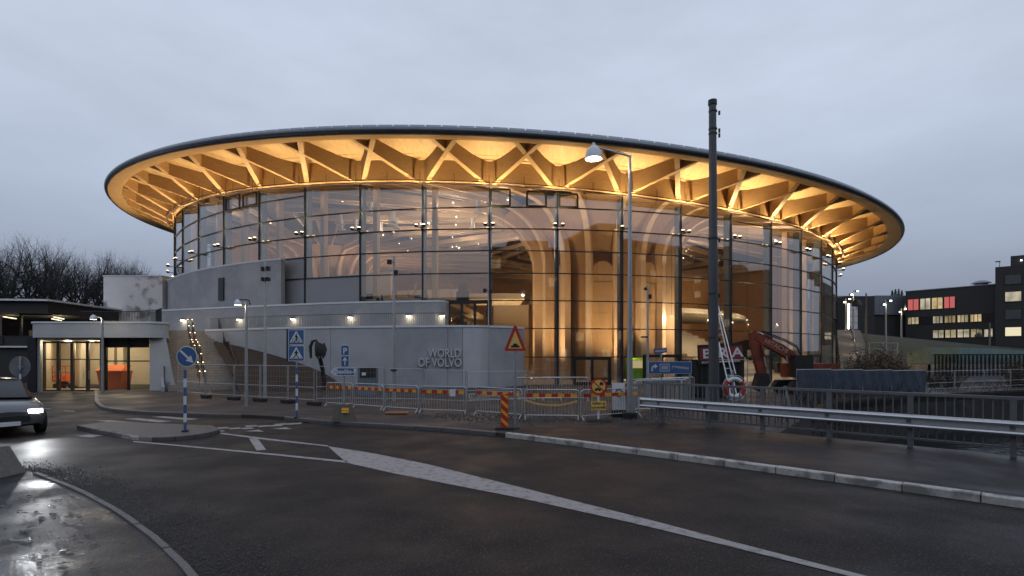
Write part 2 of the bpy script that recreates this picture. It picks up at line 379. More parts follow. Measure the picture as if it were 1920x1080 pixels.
# facade: panes, mullions, transoms
TZ = [0.12, 2.02, 3.98, 5.89, 7.76, 9.30, 10.80, 12.28, 13.82, 15.3, 16.8, 18.3]
FRONT = range(-8, 23)                      # mullion numbers on the street side (number 6 lies at PH)
def maz(k): return PH + DA * (k - 6)
def topz(a): x, y = pol(a, RG); return plane(x, y) - 1.66
def glass_pane(a0, a1, z0, z1a, z1b, mat, name='glass_pane', r=RG):
    e = .0012
    p0 = pol(a0 + e, r); p1 = pol(a1 - e, r); q0 = pol(a0 + e, r - .03); q1 = pol(a1 - e, r - .03)
    z0 += .02
    return MB().hexa([(*p0, z0), (*p1, z0), (*q1, z0), (*q0, z0)], [(*p0, z1a), (*p1, z1b), (*q1, z1b), (*q0, z1a)]).obj(name, mat, hall)
spandrel = material('grey_spandrel', (.26, .275, .30), .35, var=.03, scale=1)
for k in FRONT:
    a0, a1 = maz(k), maz(k + 1); t0, t1 = topz(a0), topz(a1); tm = min(t0, t1)
    for j in range(len(TZ) - 1):
        if TZ[j] > tm - .25: break
        last = TZ[j + 1] > tm - .25
        za = t0 - .02 if last else TZ[j + 1] - .02; zb = t1 - .02 if last else za
        grey = (k == 1 and j <= 4) or (k == 2 and j <= 4) or (k < 1 and j <= 3)
        if k == 1 and j <= 4 or k == 2 and j <= 3: glass_pane(a0, a1, TZ[j], za, zb, spandrel, 'spandrel_panel')
        elif k < 1 and j <= 3: glass_pane(a0, a1, TZ[j], za, zb, spandrel, 'spandrel_panel')
        else: glass_pane(a0, a1, TZ[j], za, zb, M['glass'])
        if j:
            p0 = pol(a0, RG + .03); p1 = pol(a1, RG + .03)
            MB().beam((*p0, TZ[j]), (*p1, TZ[j]), .10, .065).obj('transom', M['frame'], hall)
    if k in (0, 5, 6):                     # small opening lights in the top row
        for fr in ((.02, .30), (.55, .83)) if k == 5 else (((.03, .30),) if k == 6 else ((.1, .5), (.6, .95))):
            b0 = a0 + (a1 - a0) * fr[0]; b1 = a0 + (a1 - a0) * fr[1]; zt = topz(b0) - .08; zb_ = TZ[7] + .05 if k else TZ[8] - .1
            m = MB(); c = [(*pol(b0, RG + .07), zb_), (*pol(b1, RG + .07), zb_), (*pol(b1, RG + .07), zt), (*pol(b0, RG + .07), zt)]
            for q in range(4): m.beam(c[q], c[(q + 1) % 4], .12, .12)
            m.obj('vent_frame', M['frame'], hall)
for k in FRONT:
    a = maz(k); t = topz(a) + .1
    p = pol(a, RG + .04); q = pol(a, RG - .06); q2 = pol(a, RG - .62)
    mu = MB().beam((*p, .1), (*p, t), .075, .09, (-math.sin(a), math.cos(a), 0)).obj('mullion', M['frame'], hall)
    c = pol(a, RG - .34); MB().box((c[0], c[1], t / 2), (.26, .50, t - .15), rz=a).obj('mullion_fin', M['fin'], mu)
    if k not in range(5, 11):
        c = pol(a + .012, RG - 1.5); MB().box((c[0], c[1], t / 2), (.34, .45, t + .5), rz=a).obj('timber_post', M['woodin'], hall)
# rear half of the drum: one tall pane per bay
for i in range(NB - len(FRONT)):
    k = 23 + i; a0, a1 = maz(k), maz(k + 1)
    p0, p1 = pol(a0, RG), pol(a1, RG); t0, t1 = topz(a0), topz(a1)
    q0, q1 = pol(a0, RG - .03), pol(a1, RG - .03)
    MB().hexa([(*p0, .1), (*p1, .1), (*q1, .1), (*q0, .1)], [(*p0, t0), (*p1, t1), (*q1, t1), (*q0, t0)]).obj('glass_pane', M['glass'], hall)
    MB().box((p0[0], p0[1], t0 / 2), (.2, .3, t0), rz=a0).obj('mullion', M['frame'], hall)
# floodlights on outriggers: they light the timber above
WARM = (1.0, .70, .36)
for k in range(-5, 20):
    a = maz(k); z = TZ[6] + .06
    f = MB(); p0 = pol(a, RG + .05); p1 = pol(a, RG + .62)
    f.beam((*p0, z), (*p1, z), .06, .06)
    tx = (math.cos(a), math.sin(a)); heads = []
    for sg in (-1, 1):
        c = (p1[0] + tx[0] * .26 * sg, p1[1] + tx[1] * .26 * sg)
        f.beam((*p1, z), (c[0], c[1], z), .05, .05)
        f.lathe([(.05, -.02), (.13, .04), (.15, .15), (.13, .15)], 10, (c[0], c[1], z))
        heads.append(c)
    fo = f.obj('floodlight', M['frame'], hall, True)
    ld = MB()
    for c in heads: ld.lathe([(.001, .22), (.07, .205), (.115, .17), (.12, .152)], 10, (c[0], c[1], z))
    ld.obj('floodlight_lens', M['warm'], fo)
    out = pol(a, 1)
    c = (p1[0] + out[0] * .1, p1[1] + out[1] * .1, z + .24)
    lamp('floodlight_lamp', 'SPOT', c, FLOOD, WARM, fo, .12, (out[0] * .07, out[1] * .07, 1), 110, 1.0)
# ------------------------------------------------------------------ inside the hall
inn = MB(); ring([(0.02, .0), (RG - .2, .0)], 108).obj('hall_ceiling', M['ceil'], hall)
flat('hall_floor', [[pol(2 * math.pi * i / 72, RG - .05) for i in range(72)]], .13, M['floor'], hall, None)
def rib(c, a, rt, zc, L, mat, w=.30, d=.62):
    # vertical from the floor, then a quarter turn out, then straight under the ceiling
    ux, uy = math.cos(a), math.sin(a)
    x, y = c[0] + ux * L, c[1] + uy * L
    curve = [(rt, .13), (rt, zc - 5.2)]
    for q in range(1, 9):
        t = R_(90 * q / 8); curve.append((rt + 4.4 * (1 - math.cos(t)), zc - 5.2 + 4.4 * math.sin(t)))
    curve.append((L, None))
    rows = []
    for i, (r, z) in enumerate(curve):
        px_, py_ = c[0] + ux * r, c[1] + uy * r
        dzp = plane(px_, py_) - plane(*c)
        if z is None: z = zc - .8
        z += dzp * min(1, max(0, (r - rt) / 4.4))
        nx, nz = (-1, 0) if i < 2 else ((-math.cos(R_(90 * (i - 1) / 8)), math.sin(R_(90 * (i - 1) / 8))) if i < 10 else (0, 1))
        ox, oz = px_ + ux * nx * d, z + nz * d
        oy = py_ + uy * nx * d
        sx_, sy_ = -uy * w / 2, ux * w / 2
        rows.append([(px_ - sx_, py_ - sy_, z), (px_ + sx_, py_ + sy_, z), (ox + sx_, oy + sy_, oz), (ox - sx_, oy - sy_, oz), (px_ - sx_, py_ - sy_, z)])
    MB().grid(rows).obj('timber_rib', mat, hall)
TR = [((9.2, -26.4), 6.6, 18), ((19.4, 21.8), 6.4, 16), ((-27.6, 7.4), 6.0, 22)]
trunk_mat = material('trunk_veneer', (.40, .25, .125), .55, var=.1, scale=1.2, stretch=(3, 3, .3))
for ti, (c, rt, n) in enumerate(TR):
    zc = plane(*c) - .0
    for q in range(n):
        a = 2 * math.pi * (q + .5) / n
        # run out to the glass, or half way to the next trunk
        L = rt + 5
        while L < 34:
            x, y = c[0] + math.cos(a) * L, c[1] + math.sin(a) * L
            if math.hypot(x, y) > RG - 1.0: break
            if any(math.hypot(x - o[0][0], y - o[0][1]) < L for o in TR if o[0] != c): break
            L += .5
        rib(c, a, rt, zc, L, M['rib'], .46, .85)
    for q in range(2 * n):                  # thinner ceiling joists between the trunk ribs
        a = 2 * math.pi * (q + .5) / (2 * n) + .5 * math.pi / n * 0
        r0 = rt + 5.2; L = r0
        while L < 34:
            x, y = c[0] + math.cos(a) * L, c[1] + math.sin(a) * L
            if math.hypot(x, y) > RG - 1.0: break
            if any(math.hypot(x - o[0][0], y - o[0][1]) < L for o in TR if o[0] != c): break
            L += .5
        if L - r0 < 2: continue
        p_ = (c[0] + math.cos(a) * r0, c[1] + math.sin(a) * r0); q_ = (c[0] + math.cos(a) * L, c[1] + math.sin(a) * L)
        MB().beam((*p_, plane(*p_) - .42), (*q_, plane(*q_) - .42), .16, .5).obj('ceiling_joist', M['rib'], hall)
    rows = []
    for z, rr in ((.13, rt - 1.35), (zc - 5.6, rt - 1.35), (zc - 3.5, rt - .8), (zc - 2.0, rt + .7), (zc - .6, rt + 2.8)):
        rows.append([(c[0] + math.cos(2 * math.pi * q / 48) * rr, c[1] + math.sin(2 * math.pi * q / 48) * rr, z) for q in range(49)])
    MB().grid(rows).obj('trunk_wall', trunk_mat, hall, True)
    for q in range(n):                     # broad veneer panels with arched heads between every other pair of ribs
        if q % 2: continue
        a = 2 * math.pi * (q + 1) / n; w_ = math.pi * rt / n * .80
        ux, uy = math.cos(a), math.sin(a); r_ = rt - .62; bx, by = c[0] + ux * r_, c[1] + uy * r_
        for z0, z1 in ((.3, 2.3), (2.34, 5.6), (5.64, 8.2), (8.24, None)):
            prof = [(-w_, z0), (w_, z0)] + ([(w_, z1), (-w_, z1)] if z1 else [(w_ * math.cos(t), 8.9 + w_ * 1.1 * math.sin(t)) for t in [math.pi * i / 10 for i in range(11)]])
            MB().prism([(bx - uy * s_, by + ux * s_, z) for s_, z in prof], (-ux * .12, -uy * .12, 0)).obj('veneer_panel', M['woodin'], hall)
# upper floor on the left, parapets, long cream wall
def arcpoly(a0, a1, r0, r1, n=16):
    return [pol(a0 + (a1 - a0) * i / n, r1) for i in range(n + 1)] + [pol(a1 + (a0 - a1) * i / n, r0) for i in range(n + 1)]
slab(arcpoly(-1.25, -.10, 22, RG - .9), 5.75, 6.2).obj('upper_floor', M['cream'], hall)
slab(arcpoly(-1.25, -.34, 30.0, 30.3), 6.2, 9.6).obj('inner_wall', M['cream'], hall)
slab(arcpoly(-.34, -.12, 29.0, 29.3), 6.2, 8.0).obj('inner_wall', M['cream'], hall)
slab(arcpoly(-.06, .12, 20.0, 20.3), .13, 7.4).obj('inner_wall', M['cream'], hall)
slab(arcpoly(-.95, -.10, RG - 1.25, RG - 1.0), .13, 5.7).obj('inner_wall', M['cream'], hall)
slab(arcpoly(-.14, .06, 24, 30), 7.0, 7.5).obj('bridge_floor', M['cream'], hall)
# inner flight behind the entrance and the broad tribune stairs on the right
st = MB()
for q in range(22): st.box((-1.6 + q * .30 - 2.2, -30.2, 5.4 - q * .235), (.32, 2.2, .2))
st.box((-1.2, -29.0, 3.2), (7.5, .12, 1.1), ry=.66)
st.obj('inner_stair', M['cream'], hall)
tb = MB()
for q in range(16):
    a0_, a1_ = .62, 1.12; r0_ = RG - 6.0 - q * .75
    poly = arcpoly(a0_, a1_, r0_ - .75, r0_, 8); sl = slab(poly, .13, .13 + .36 * (q + 1)); tb.add(sl.v, sl.f)
tb.obj('tribune_stair', M['cream'], hall)
bw_ = MB()
for q in range(48):
    b0, b1 = 1.15 + (2 * math.pi - 2.3) * q / 48, 1.15 + (2 * math.pi - 2.3) * (q + 1) / 48
    c4 = [pol(b0, 36), pol(b1, 36), pol(b1, 35.6), pol(b0, 35.6)]; bw_.hexa([(*p, .13) for p in c4], [(*p, plane(*p) - .02) for p in c4])
bw_.obj('rear_inner_wall', M['woodin'], hall)
slab(arcpoly(.50, 1.25, 20.6, 21.0), .13, 9.0).obj('inner_wall', M['cream'], hall)
slab(arcpoly(.36, 1.3, 21.2, 31), 6.2, 6.6).obj('upper_floor', M['cream'], hall)
# downlights: small lit cans under the ceiling, and the light they give
can = MB().lathe([(.001, .0), (.07, .0), (.07, .16), (.001, .16)], 8).mesh('downlight', M['white'])
disc = MB().lathe([(.001, -.004), (.06, -.004)], 8).mesh('downlight_lens', M['warmwhite'])
rr_ = random.Random(3)
for q in range(70):
    a = rr_.uniform(-.95, .95); r = rr_.uniform(14, RG - 2.5); x, y = pol(a, r)
    if any(math.hypot(x - c[0], y - c[1]) < rt + 3 for c, rt, n in TR): continue
    o = link('downlight', can, hall); o.location = (x, y, plane(x, y) - 1.75)
    p = link('downlight_lens', disc, o)
    if q % 4 != 3:
        lamp('downlight_lamp', 'POINT', (0, 0, -.12), INNER, (1, .74, .50), o, .12)
vn = MB().lathe([(.001, 0), (.42, 0), (.42, .07), (.18, .1), (.18, 1.0), (.001, 1.0)], 14).mesh('ceiling_diffuser', M['white'], True)
for q in range(20):
    a = rr_.uniform(-.8, .5); r = rr_.uniform(24, RG - 3); x, y = pol(a, r)
    if any(math.hypot(x - c[0], y - c[1]) < rt + 3 for c, rt, n in TR): continue
    o = link('ceiling_diffuser', vn, hall); o.location = (x, y, plane(x, y) - 1.9)
# uplights washing the trunks: the lit niches near their foot
for (c, rt, n) in TR:
    for q in range(8):
        a = 2 * math.pi * q / 8
        x, y = c[0] + math.cos(a) * (rt + 3.2), c[1] + math.sin(a) * (rt + 3.2)
        o = link('floor_uplight', can, hall); o.location = (x, y, .14); link('uplight_lens', disc, o).location = (0, 0, .17)
        lamp('uplight_lamp', 'SPOT', (0, 0, .3), TRUNK, (1, .66, .33), o, .3, (-math.cos(a) * .30, -math.sin(a) * .30, 1), 110, .8)
for q in range(9):                         # hanging fill lamps, added to brighten the dark river-side interior
    a = .42 + .075 * q; x, y = pol(a, 34.5 - 2.5 * (q % 2))
    o = link('fill_lamp', can, hall); o.location = (x, y, 5.4); link('fill_lens', disc, o); MB().cyl((x, y, 5.5), (x, y, plane(x, y)), .012, n=4).obj('fill_cord', M['frame'], hall)
    lamp('fill_light', 'POINT', (0, 0, -.12), FILL, (1, .76, .48), o, .15)
# entrance doors in the glass: a double door with black frame
def facade_door(a0, a1, z0, z1, leaves, r=RG + .10):
    m = MB(); n = leaves
    for i in range(n + 1):
        a = a0 + (a1 - a0) * i / n; m.box((*pol(a, r), (z0 + z1) / 2), (.16 if 0 < i < n else .2, .14, z1 - z0), rz=a)
    for i in range(n):
        b0 = a0 + (a1 - a0) * i / n; b1 = a0 + (a1 - a0) * (i + 1) / n
        for z in (z0 + .08, z1 - .1): m.beam((*pol(b0, r), z), (*pol(b1, r), z), .12, .2)
        m.beam((*pol(b1 - (b1 - b0) * .12, r + .09), z0 + .8), (*pol(b1 - (b1 - b0) * .12, r + .09), z0 + 1.25), .03, .03)
    return m.obj('entrance_door', M['frame'], hall)
facade_door(maz(6) + DA * .25, maz(6) + DA * .79, .12, 2.02, 2)
facade_door(maz(7) + DA * .35, maz(7) + DA * .95, .12, 2.2, 2)
facade_door(maz(4) + DA * .40, maz(4) + DA * .98, 4.0, 5.86, 3)
facade_door(maz(12) - DA * .6, maz(12) - DA * .1, .12, 2.2, 1)
# ------------------------------------------------------------------ ground, road, pavements, river
PZ = .10
bank = [(7.3, 15.1), (10.6, 19.5), (14.5, 24.6), (20, 28.0), (33, 34.0), (60, 43), (95, 52), (180, 70)]
RB0, RB1 = Vector((*G(1240, 793, PZ), 0)), Vector((*G(1900, 858, PZ), 0)); RD = (RB1 - RB0).normalized(); RN = Vector((RD.y, -RD.x, 0))
if RN.y < 0: RN = -RN                      # towards the river
def along(t, off=0.0): p = RB0 + RD * t + RN * off; return (p.x, p.y)
rt_near = [along(3.55, .35), along(8.8, .35), along(18, .35), along(60, .35)]
river = bank[::-1] + [rt_near[0], rt_near[1], rt_near[2], rt_near[3], (180, -40)]
river[len(bank)] = along(3.35, .35)
big = [(-1500, -1500), (2500, -1500), (2500, 3500), (-1500, 3500)]
flat('ground', [{'outer': big, 'holes': [river]}], -.012, M['ground'])
wat = bpy.data.materials.new('river_water'); wat.use_nodes = True
b_ = wat.node_tree.nodes['Principled BSDF']; b_.inputs['Base Color'].default_value = (.008, .011, .012, 1); b_.inputs['Roughness'].default_value = .06
n_ = wat.node_tree.nodes.new('ShaderNodeTexNoise'); n_.inputs['Scale'].default_value = 2.2; n_.inputs['Detail'].default_value = 5
bp_ = wat.node_tree.nodes.new('ShaderNodeBump'); bp_.inputs['Strength'].default_value = .5; bp_.inputs['Distance'].default_value = .12
c_ = wat.node_tree.nodes.new('ShaderNodeTexCoord'); wat.node_tree.links.new(c_.outputs['Object'], n_.inputs[0])
wat.node_tree.links.new(n_.outputs[0], bp_.inputs['Height']); wat.node_tree.links.new(bp_.outputs[0], b_.inputs['Normal'])
flat('river_water', [[(5, 8), (190, -50), (190, 75), (5, 40)]], -2.0, wat)
m = MB()
for i in range(len(bank) - 1):
    p, q = bank[i], bank[i + 1]; m.hexa([(p[0], p[1], -2.6), (q[0], q[1], -2.6), (q[0] - .3, q[1] + .5, -2.6), (p[0] - .3, p[1] + .5, -2.6)], [(p[0], p[1], -.02), (q[0], q[1], -.02), (q[0] - .3, q[1] + .5, -.02), (p[0] - .3, p[1] + .5, -.02)])
tag(m.obj('river_bank', material('bank_stone', (.03, .03, .029), .8, var=.35, scale=3, bump=.5)), kind='structure')
# bridge deck edge
a0, a1 = along(3.2, .36), along(60, .36); b0, b1 = along(3.2, -3), along(60, -3)
tag(MB().hexa([(*a0, -.7), (*a1, -.7), (*b1, -.7), (*b0, -.7)], [(*a0, -.03), (*a1, -.03), (*b1, -.03), (*b0, -.03)]).obj('bridge_deck', M['concrete']), kind='structure')
kerbpx = [(178, 735), (179, 757), (190, 767), (214, 772), (281, 777.5), (393, 781.5), (470, 783.5), (534, 787), (607, 795), (697, 800.5), (840, 809.5), (948.6, 819.6), (1050, 832), (1160, 847), (1400, 879), (1640, 913), (1920, 952)]
kerb = [G(*p) for p in kerbpx]
kd = Vector((kerb[-1][0] - kerb[-2][0], kerb[-1][1] - kerb[-2][1])).normalized()
kerb.append((kerb[-1][0] + kd.x * 40, kerb[-1][1] + kd.y * 40))
flat('road', [[(-120, -30), (60, -60), kerb[-1]] + kerb[::-1][1:] + [G(178, 733), (-26.9, 34), (-29.5, 36), (-60, 34), (-120, 44)]], -.004, M['asphalt'])
# raised plaza / pavement
pl = kerb + [along(58, .33), along(18, .33), along(8.8, .33), along(3.3, .33)] + bank[1:7] + [(95, 140), (-60, 140), (-60, 60), (-31, 40), (-29.0, 36), (-24.2, 34.5)]
slab(pl, -.3, PZ).obj('pavement', M['plaza'])['kind'] = 'structure'
flat('bridge_footway', [[G(905, 800, PZ), G(1090, 796, PZ), G(1200, 792, PZ), along(0, .30), along(8.8, .30), along(40, .30), (kerb[-1][0] + .2, kerb[-1][1] + .3)] + [(x + .22, y + .26) for x, y in kerb[12:-1][::-1]] + [(kerb[11][0] + .2, kerb[11][1] + .26)]], PZ + .004, M['walk'])
# kerb stones one by one
def polyline(pts, step):
    out = [Vector((*pts[0], 0))]; acc = 0
    for i in range(len(pts) - 1):
        p, q = Vector((*pts[i], 0)), Vector((*pts[i + 1], 0)); L = (q - p).length; t = step - acc
        while t <= L: out.append(p + (q - p) * (t / L)); t += step
        acc = L - (t - step)
    return out
kerb_line = thing('kerb', 'kerb of granite stones along the edge of the pavement', 'kerb'); del kerb_line['category']; del kerb_line['label']; kerb_line['kind'] = 'structure'
def stones(pts, step, w, h, mat, parent, zoff=0, name='kerb_stone', inside=1):
    ps = polyline(pts, step)
    for p, q in zip(ps, ps[1:]):
        d = (q - p).normalized(); n = Vector((-d.y, d.x, 0)) * inside; g = d * .009
        j = random.uniform(-.006, .006)
        a, b, c, e = p + g, q - g, q - g + n * w, p + g + n * w
        t = .016
        o = MB().add([(v.x, v.y, -.1 + zoff) for v in (a, b, c, e)] + [(v.x, v.y, h - t + j + zoff) for v in (a, b, c, e)] +
                 [((a + n * t).x, (a + n * t).y, h + j + zoff), ((b + n * t).x, (b + n * t).y, h + j + zoff), (c.x, c.y, h + j + zoff), (e.x, e.y, h + j + zoff)],
                 [(0, 1, 5, 4), (1, 2, 6, 5), (2, 3, 7, 6), (3, 0, 4, 7), (4, 5, 9, 8), (5, 6, 10, 9), (6, 7, 11, 10), (7, 4, 8, 11), (8, 9, 10, 11)]).obj(name, mat, parent)
off = [(x - .02, y - .03) for x, y in kerb]
stones(off[11:17] + [(off[17][0] * .35 + off[16][0] * .65, off[17][1] * .35 + off[16][1] * .65)], .95, .16, PZ + .022, M['granite'], kerb_line)
stones(off[0:7], .8, .14, PZ + .012, M['kerbdark'], kerb_line)
stones(off[7:12], .9, .14, PZ + .012, M['kerbdark'], kerb_line)
# near pavement on the left with its flush stone edge
edge = [G(*p) for p in ((-260, 850), (-60, 872), (72, 888), (105, 900), (160, 922), (225, 957), (290, 1002), (345, 1050), (380, 1092), (430, 1160), (520, 1330))]
flat('near_pavement', [edge + [(-3.0, -20), (-40, -20)]], .012, material('near_wet_asphalt', (.011, .011, .012), .40, var=.5, scale=30, bump=.32, bscale=38, rvar=.24, spec=.20, detail=9, speck=((.09, .09, .094), 42, .6)))
near_kerb = link('stone_edging', None); near_kerb['kind'] = 'structure'
stones(edge[2:], .62, .085, .03, M['edging'], near_kerb, 0, 'edging_stone', -1)
# loose gravel along that edge
gm = MB(); rg = random.Random(5)
ep = polyline(edge[1:10], .05)
for i in range(4200):
    p = ep[rg.randrange(len(ep))]; s = abs(rg.gauss(0, .38)); x, y = p.x + s * .72 + rg.uniform(-.05, .05), p.y + s * .62
    r = rg.uniform(.006, .017); a = rg.uniform(0, 6.28); z = .0
    gm.add([(x + r * math.cos(a), y + r * math.sin(a), z), (x + r * math.cos(a + 2.1), y + r * math.sin(a + 2.1), z), (x + r * math.cos(a + 4.2), y + r * math.sin(a + 4.2), z), (x, y, z + r * 1.1)], [(0, 1, 3), (1, 2, 3), (2, 0, 3)])
tag(gm.obj('gravel', material('grit', (.07, .065, .062), .6, var=.6, scale=40)), 'loose dark gravel lying along the stone edging of the road', 'gravel', kind='stuff')
# rubble and dirt round the barriers, wet leaves on the near pavement
rb = MB(); rg = random.Random(15)
for i in range(1500):
    px, py = rg.choice(((925, 786), (1000, 790), (1060, 788), (1150, 790), (1205, 786), (850, 781), (960, 779))); x, y = G(px + rg.gauss(0, 34), py + rg.gauss(0, 3.2), PZ)
    r = abs(rg.gauss(0, .024)) + .008; a = rg.uniform(0, 6.28); z = PZ + .004
    rb.add([(x + r * math.cos(a + t), y + r * math.sin(a + t), z) for t in (0, 1.6, 3.1, 4.7)] + [(x + rg.uniform(-.3, .3) * r, y, z + r * rg.uniform(.6, 1.2))], [(0, 1, 4), (1, 2, 4), (2, 3, 4), (3, 0, 4)])
tag(rb.obj('rubble', material('dark_rubble', (.05, .045, .042), .8, var=.6, scale=9)), 'dark rubble and dirt scattered round the barrier feet', 'rubble', kind='stuff')
lv_ = MB()
for i in range(110):
    x, y = G(rg.uniform(-20, 150) + abs(rg.gauss(0, 40)), rg.uniform(930, 1085)); r = rg.uniform(.018, .05); a = rg.uniform(0, 6.28); z = .014
    ps = [(x + r * f * math.cos(a + t), y + r * f * .6 * math.sin(a + t), z + rg.uniform(.001, .012)) for t, f in ((0, 1.4), (1.0, .8), (2.1, .7), (3.14, 1.2), (4.1, .7), (5.3, .9))]
    lv_.add(ps + [(x, y, z + .012)], [(k, (k + 1) % 6, 6) for k in range(6)])
tag(lv_.obj('wet_leaves', material('wet_leaf', (.05, .045, .04), .22, var=.4, scale=6)), 'wet leaves stuck to the near pavement', 'leaves', kind='stuff')
# traffic island with a stone kerb
ipx = [(150, 803), (190, 812), (280, 827), (350, 824), (398, 817), (413, 811), (397, 804), (330, 801), (262, 798), (205, 796)]
isl = [G(*p) for p in ipx]
slab(isl, -.05, .095).obj('traffic_island', material('island_paving', (.075, .072, .07), .55, var=.4, scale=9, bump=.6, bscale=18))['kind'] = 'structure'
isk = link('island_kerb', None); isk['kind'] = 'structure'
stones([(x + .0, y - .12) for x, y in isl[:7]], .5, .12, .11, M['kerbdark'], isk)
# painted road markings, 4 mm up
def mark(name, pxs, z=.004): return flat(name, [[G(*p) for p in pxs]], z, M['marking'])
top = [(614.7, 836.9), (697.8, 849.8), (797.5, 869.5), (882, 890.6), (1003, 920.8), (1160, 960.5), (1241, 981), (1362, 1013), (1619, 1079), (1760, 1116)]
bot = [(649.5, 868), (737, 887.6), (852, 910), (972.7, 933.5), (1060, 953), (1160, 975), (1241, 994), (1362, 1023.5), (1585.6, 1079), (1710, 1116)]
mark('road_marking', top + bot[::-1])
mark('road_marking', [(413, 811.5), (500, 822), (614.7, 835.4), (614.7, 837.6), (500, 825), (413, 813.8)])
mark('road_marking', [(250, 827), (380, 838.4), (520, 851.5), (652, 864.5), (648, 868), (520, 854.6), (380, 841), (250, 829)])
mark('road_marking', [(467, 822.5), (483, 822), (499, 843.6), (481, 845)])
mark('road_marking', [(145, 818.5), (165, 815), (193, 816.5), (172, 820.5)])
for s in ([(180, 789), (205, 788), (268, 793.3), (246, 795.5)], [(232, 785.2), (258, 784.2), (322, 790), (298, 792)], [(284, 781.6), (308, 780.8), (373, 786), (350, 787.6)], [(352, 801.2), (378, 800.3), (382, 801.5), (362, 802.4)]): mark('zebra_stripe', s)
for i in range(7):
    for j in range(3):
        if (i + j) % 2 == 0 or random.random() < .25:
            u, v = i / 7, j / 3
            bx = 396 + 190 * u + 12 * v; by = 808 - 18 * u - 9 * v + 9 * u * v
            mark('crossing_tile', [(bx, by), (bx + 22, by - 1.3), (bx + 27, by + .9), (bx + 4, by + 2.3)])
for (x, y) in ((458, 809), (510, 804.5)): mark('crossing_tile', [(x, y), (x + 26, y - 3.4), (x + 37, y + .6)])
for q in ((30, 760, 60), (75, 765, 95), (120, 770, 140)): mark('road_marking', [(q[0], q[1]), (q[2], q[1] + 1.2), (q[2], q[1] + 2.2), (q[0], q[1] + 1)])

# ------------------------------------------------------------------ terraces and concrete walls round the hall
def hp(a, r): x, y = pol(a, r); return (x + CX, y + CY)
def az(px, r):                             # azimuth at which photo column px meets the near side of a circle round the hall
    k = (px - 960) / F; b = None
    A_ = 1 + k * k; B_ = -2 * (k * CX + CY); C_ = CX * CX + CY * CY - r * r; D_ = B_ * B_ - 4 * A_ * C_
    Y = (-B_ - math.sqrt(max(D_, 0))) / (2 * A_); return math.atan2(k * Y - CX, CY - Y)
def wall_along(pts, z0, z1, w):            # solid wall with its outer face on pts
    out = [Vector((*p, 0)) for p in pts]; inn = []
    for i, p in enumerate(out):
        d = (out[min(i + 1, len(out) - 1)] - out[max(i - 1, 0)]).normalized(); inn.append(p + Vector((-d.y, d.x, 0)) * w)
    return slab([(p.x, p.y) for p in out] + [(p.x, p.y) for p in inn[::-1]], z0, z1)
# lower wall
lw = [hp(az(px, 43.0), 43.0) for px in (385, 440, 500, 560, 620, 680)] + [hp(az(px, 43.0), 43.0) for px in (740, 800, 840, 868)]
c0 = az(868, 43.0)
lw2 = [lw[-1]] + [hp(c0 + .012 * i, 43.0 - .05 * i * i) for i in range(1, 4)] + [hp(c0 + .058, 42.1), hp(c0 + .078, 41.3), hp(c0 + .090, 40.5), hp(c0 + .094, 40.12)]
lower = thing('terrace_wall', 'long grey concrete lower wall carrying raised metal lettering', 'wall')
body = []
segs = [lw[0:3], lw[2:5], lw[4:7], lw[6:9], lw[8:]]
for i_, s in enumerate(segs):
    s = s[:]; p, q = Vector((*s[-2], 0)), Vector((*s[-1], 0)); e_ = q - (q - p).normalized() * .025; s[-1] = (e_.x, e_.y)
    wall_along(s, 0, 3.92, .35).obj('wall_panel', M['concrete'] if i_ in (0, 3, 4) else M['concrete3'], lower)
wall_along([(x, y) for x, y in lw2[:4]], 0, 3.90, .3).obj('wall_panel', M['concrete2'], lower)['label'] = 'paler smooth concrete panel'
wall_along(lw2[3:], 0, 3.90, .3).obj('wall_panel', M['concrete'], lower, True)
wall_along([(x, y - .05) for x, y in lw] + [(x + .02, y - .05) for x, y in lw2[1:]], 3.92, 4.05, .5).obj('coping', M['cap'], lower)
for t, px, py, sz in (('WORLD', 834, 663, .78), ('OF VOLVO', 825, 680.5, .78)):
    a = az(px, 43.06); x, y = hp(a, 43.10); Y = y
    z = H + (YH - py) / F * Y
    wpx = 62 if t == 'WORLD' else 82
    o = put_text('raised_lettering', t, sz, M['lettering'], lower, (x, y, z), a, .05, .008)
    xs_ = [v.co.x for v in o.data.vertices]; o.scale = (wpx / F * Y / (max(xs_) - min(xs_)), 1, 1)
# service doors flush in the wall by the glass
m = MB()
for px in (944, 962): 
    pass
terr = [hp(az(px, 42.8), 42.8) for px in (385, 440, 500, 560, 620, 680, 740, 800, 868)] + [hp(c0 + .05, 42.0), hp(c0 + .085, 40.6), hp(c0 + .085, 40.05)] + [hp(az(px, 40.1), 40.1) for px in (900, 838, 740, 620, 500, 400, 345)] + [(-33, 54), (-33, 44)]
slab(terr, 3.6, 3.86).obj('terrace_floor', M['concrete'])['kind'] = 'structure'
# railing on the lower wall
rail2 = thing('terrace_railing', 'thin grey upright-bar railing along the terrace above the lettered wall', 'railing')
rp = polyline([hp(az(px, 42.6), 42.6) for px in (395, 440, 500, 560, 620, 680, 740, 800, 836)], .13)
m = MB()
for i, p in enumerate(rp): m.box((p.x, p.y, 4.42), (.018, .018, .82))
o = m.obj('bars', M['railgrey'], rail2); o['kind'] = 'stuff'
MB().tube([(p.x, p.y, 4.86) for p in rp[::4]], .028, 6).obj('handrail', M['railgrey'], rail2)
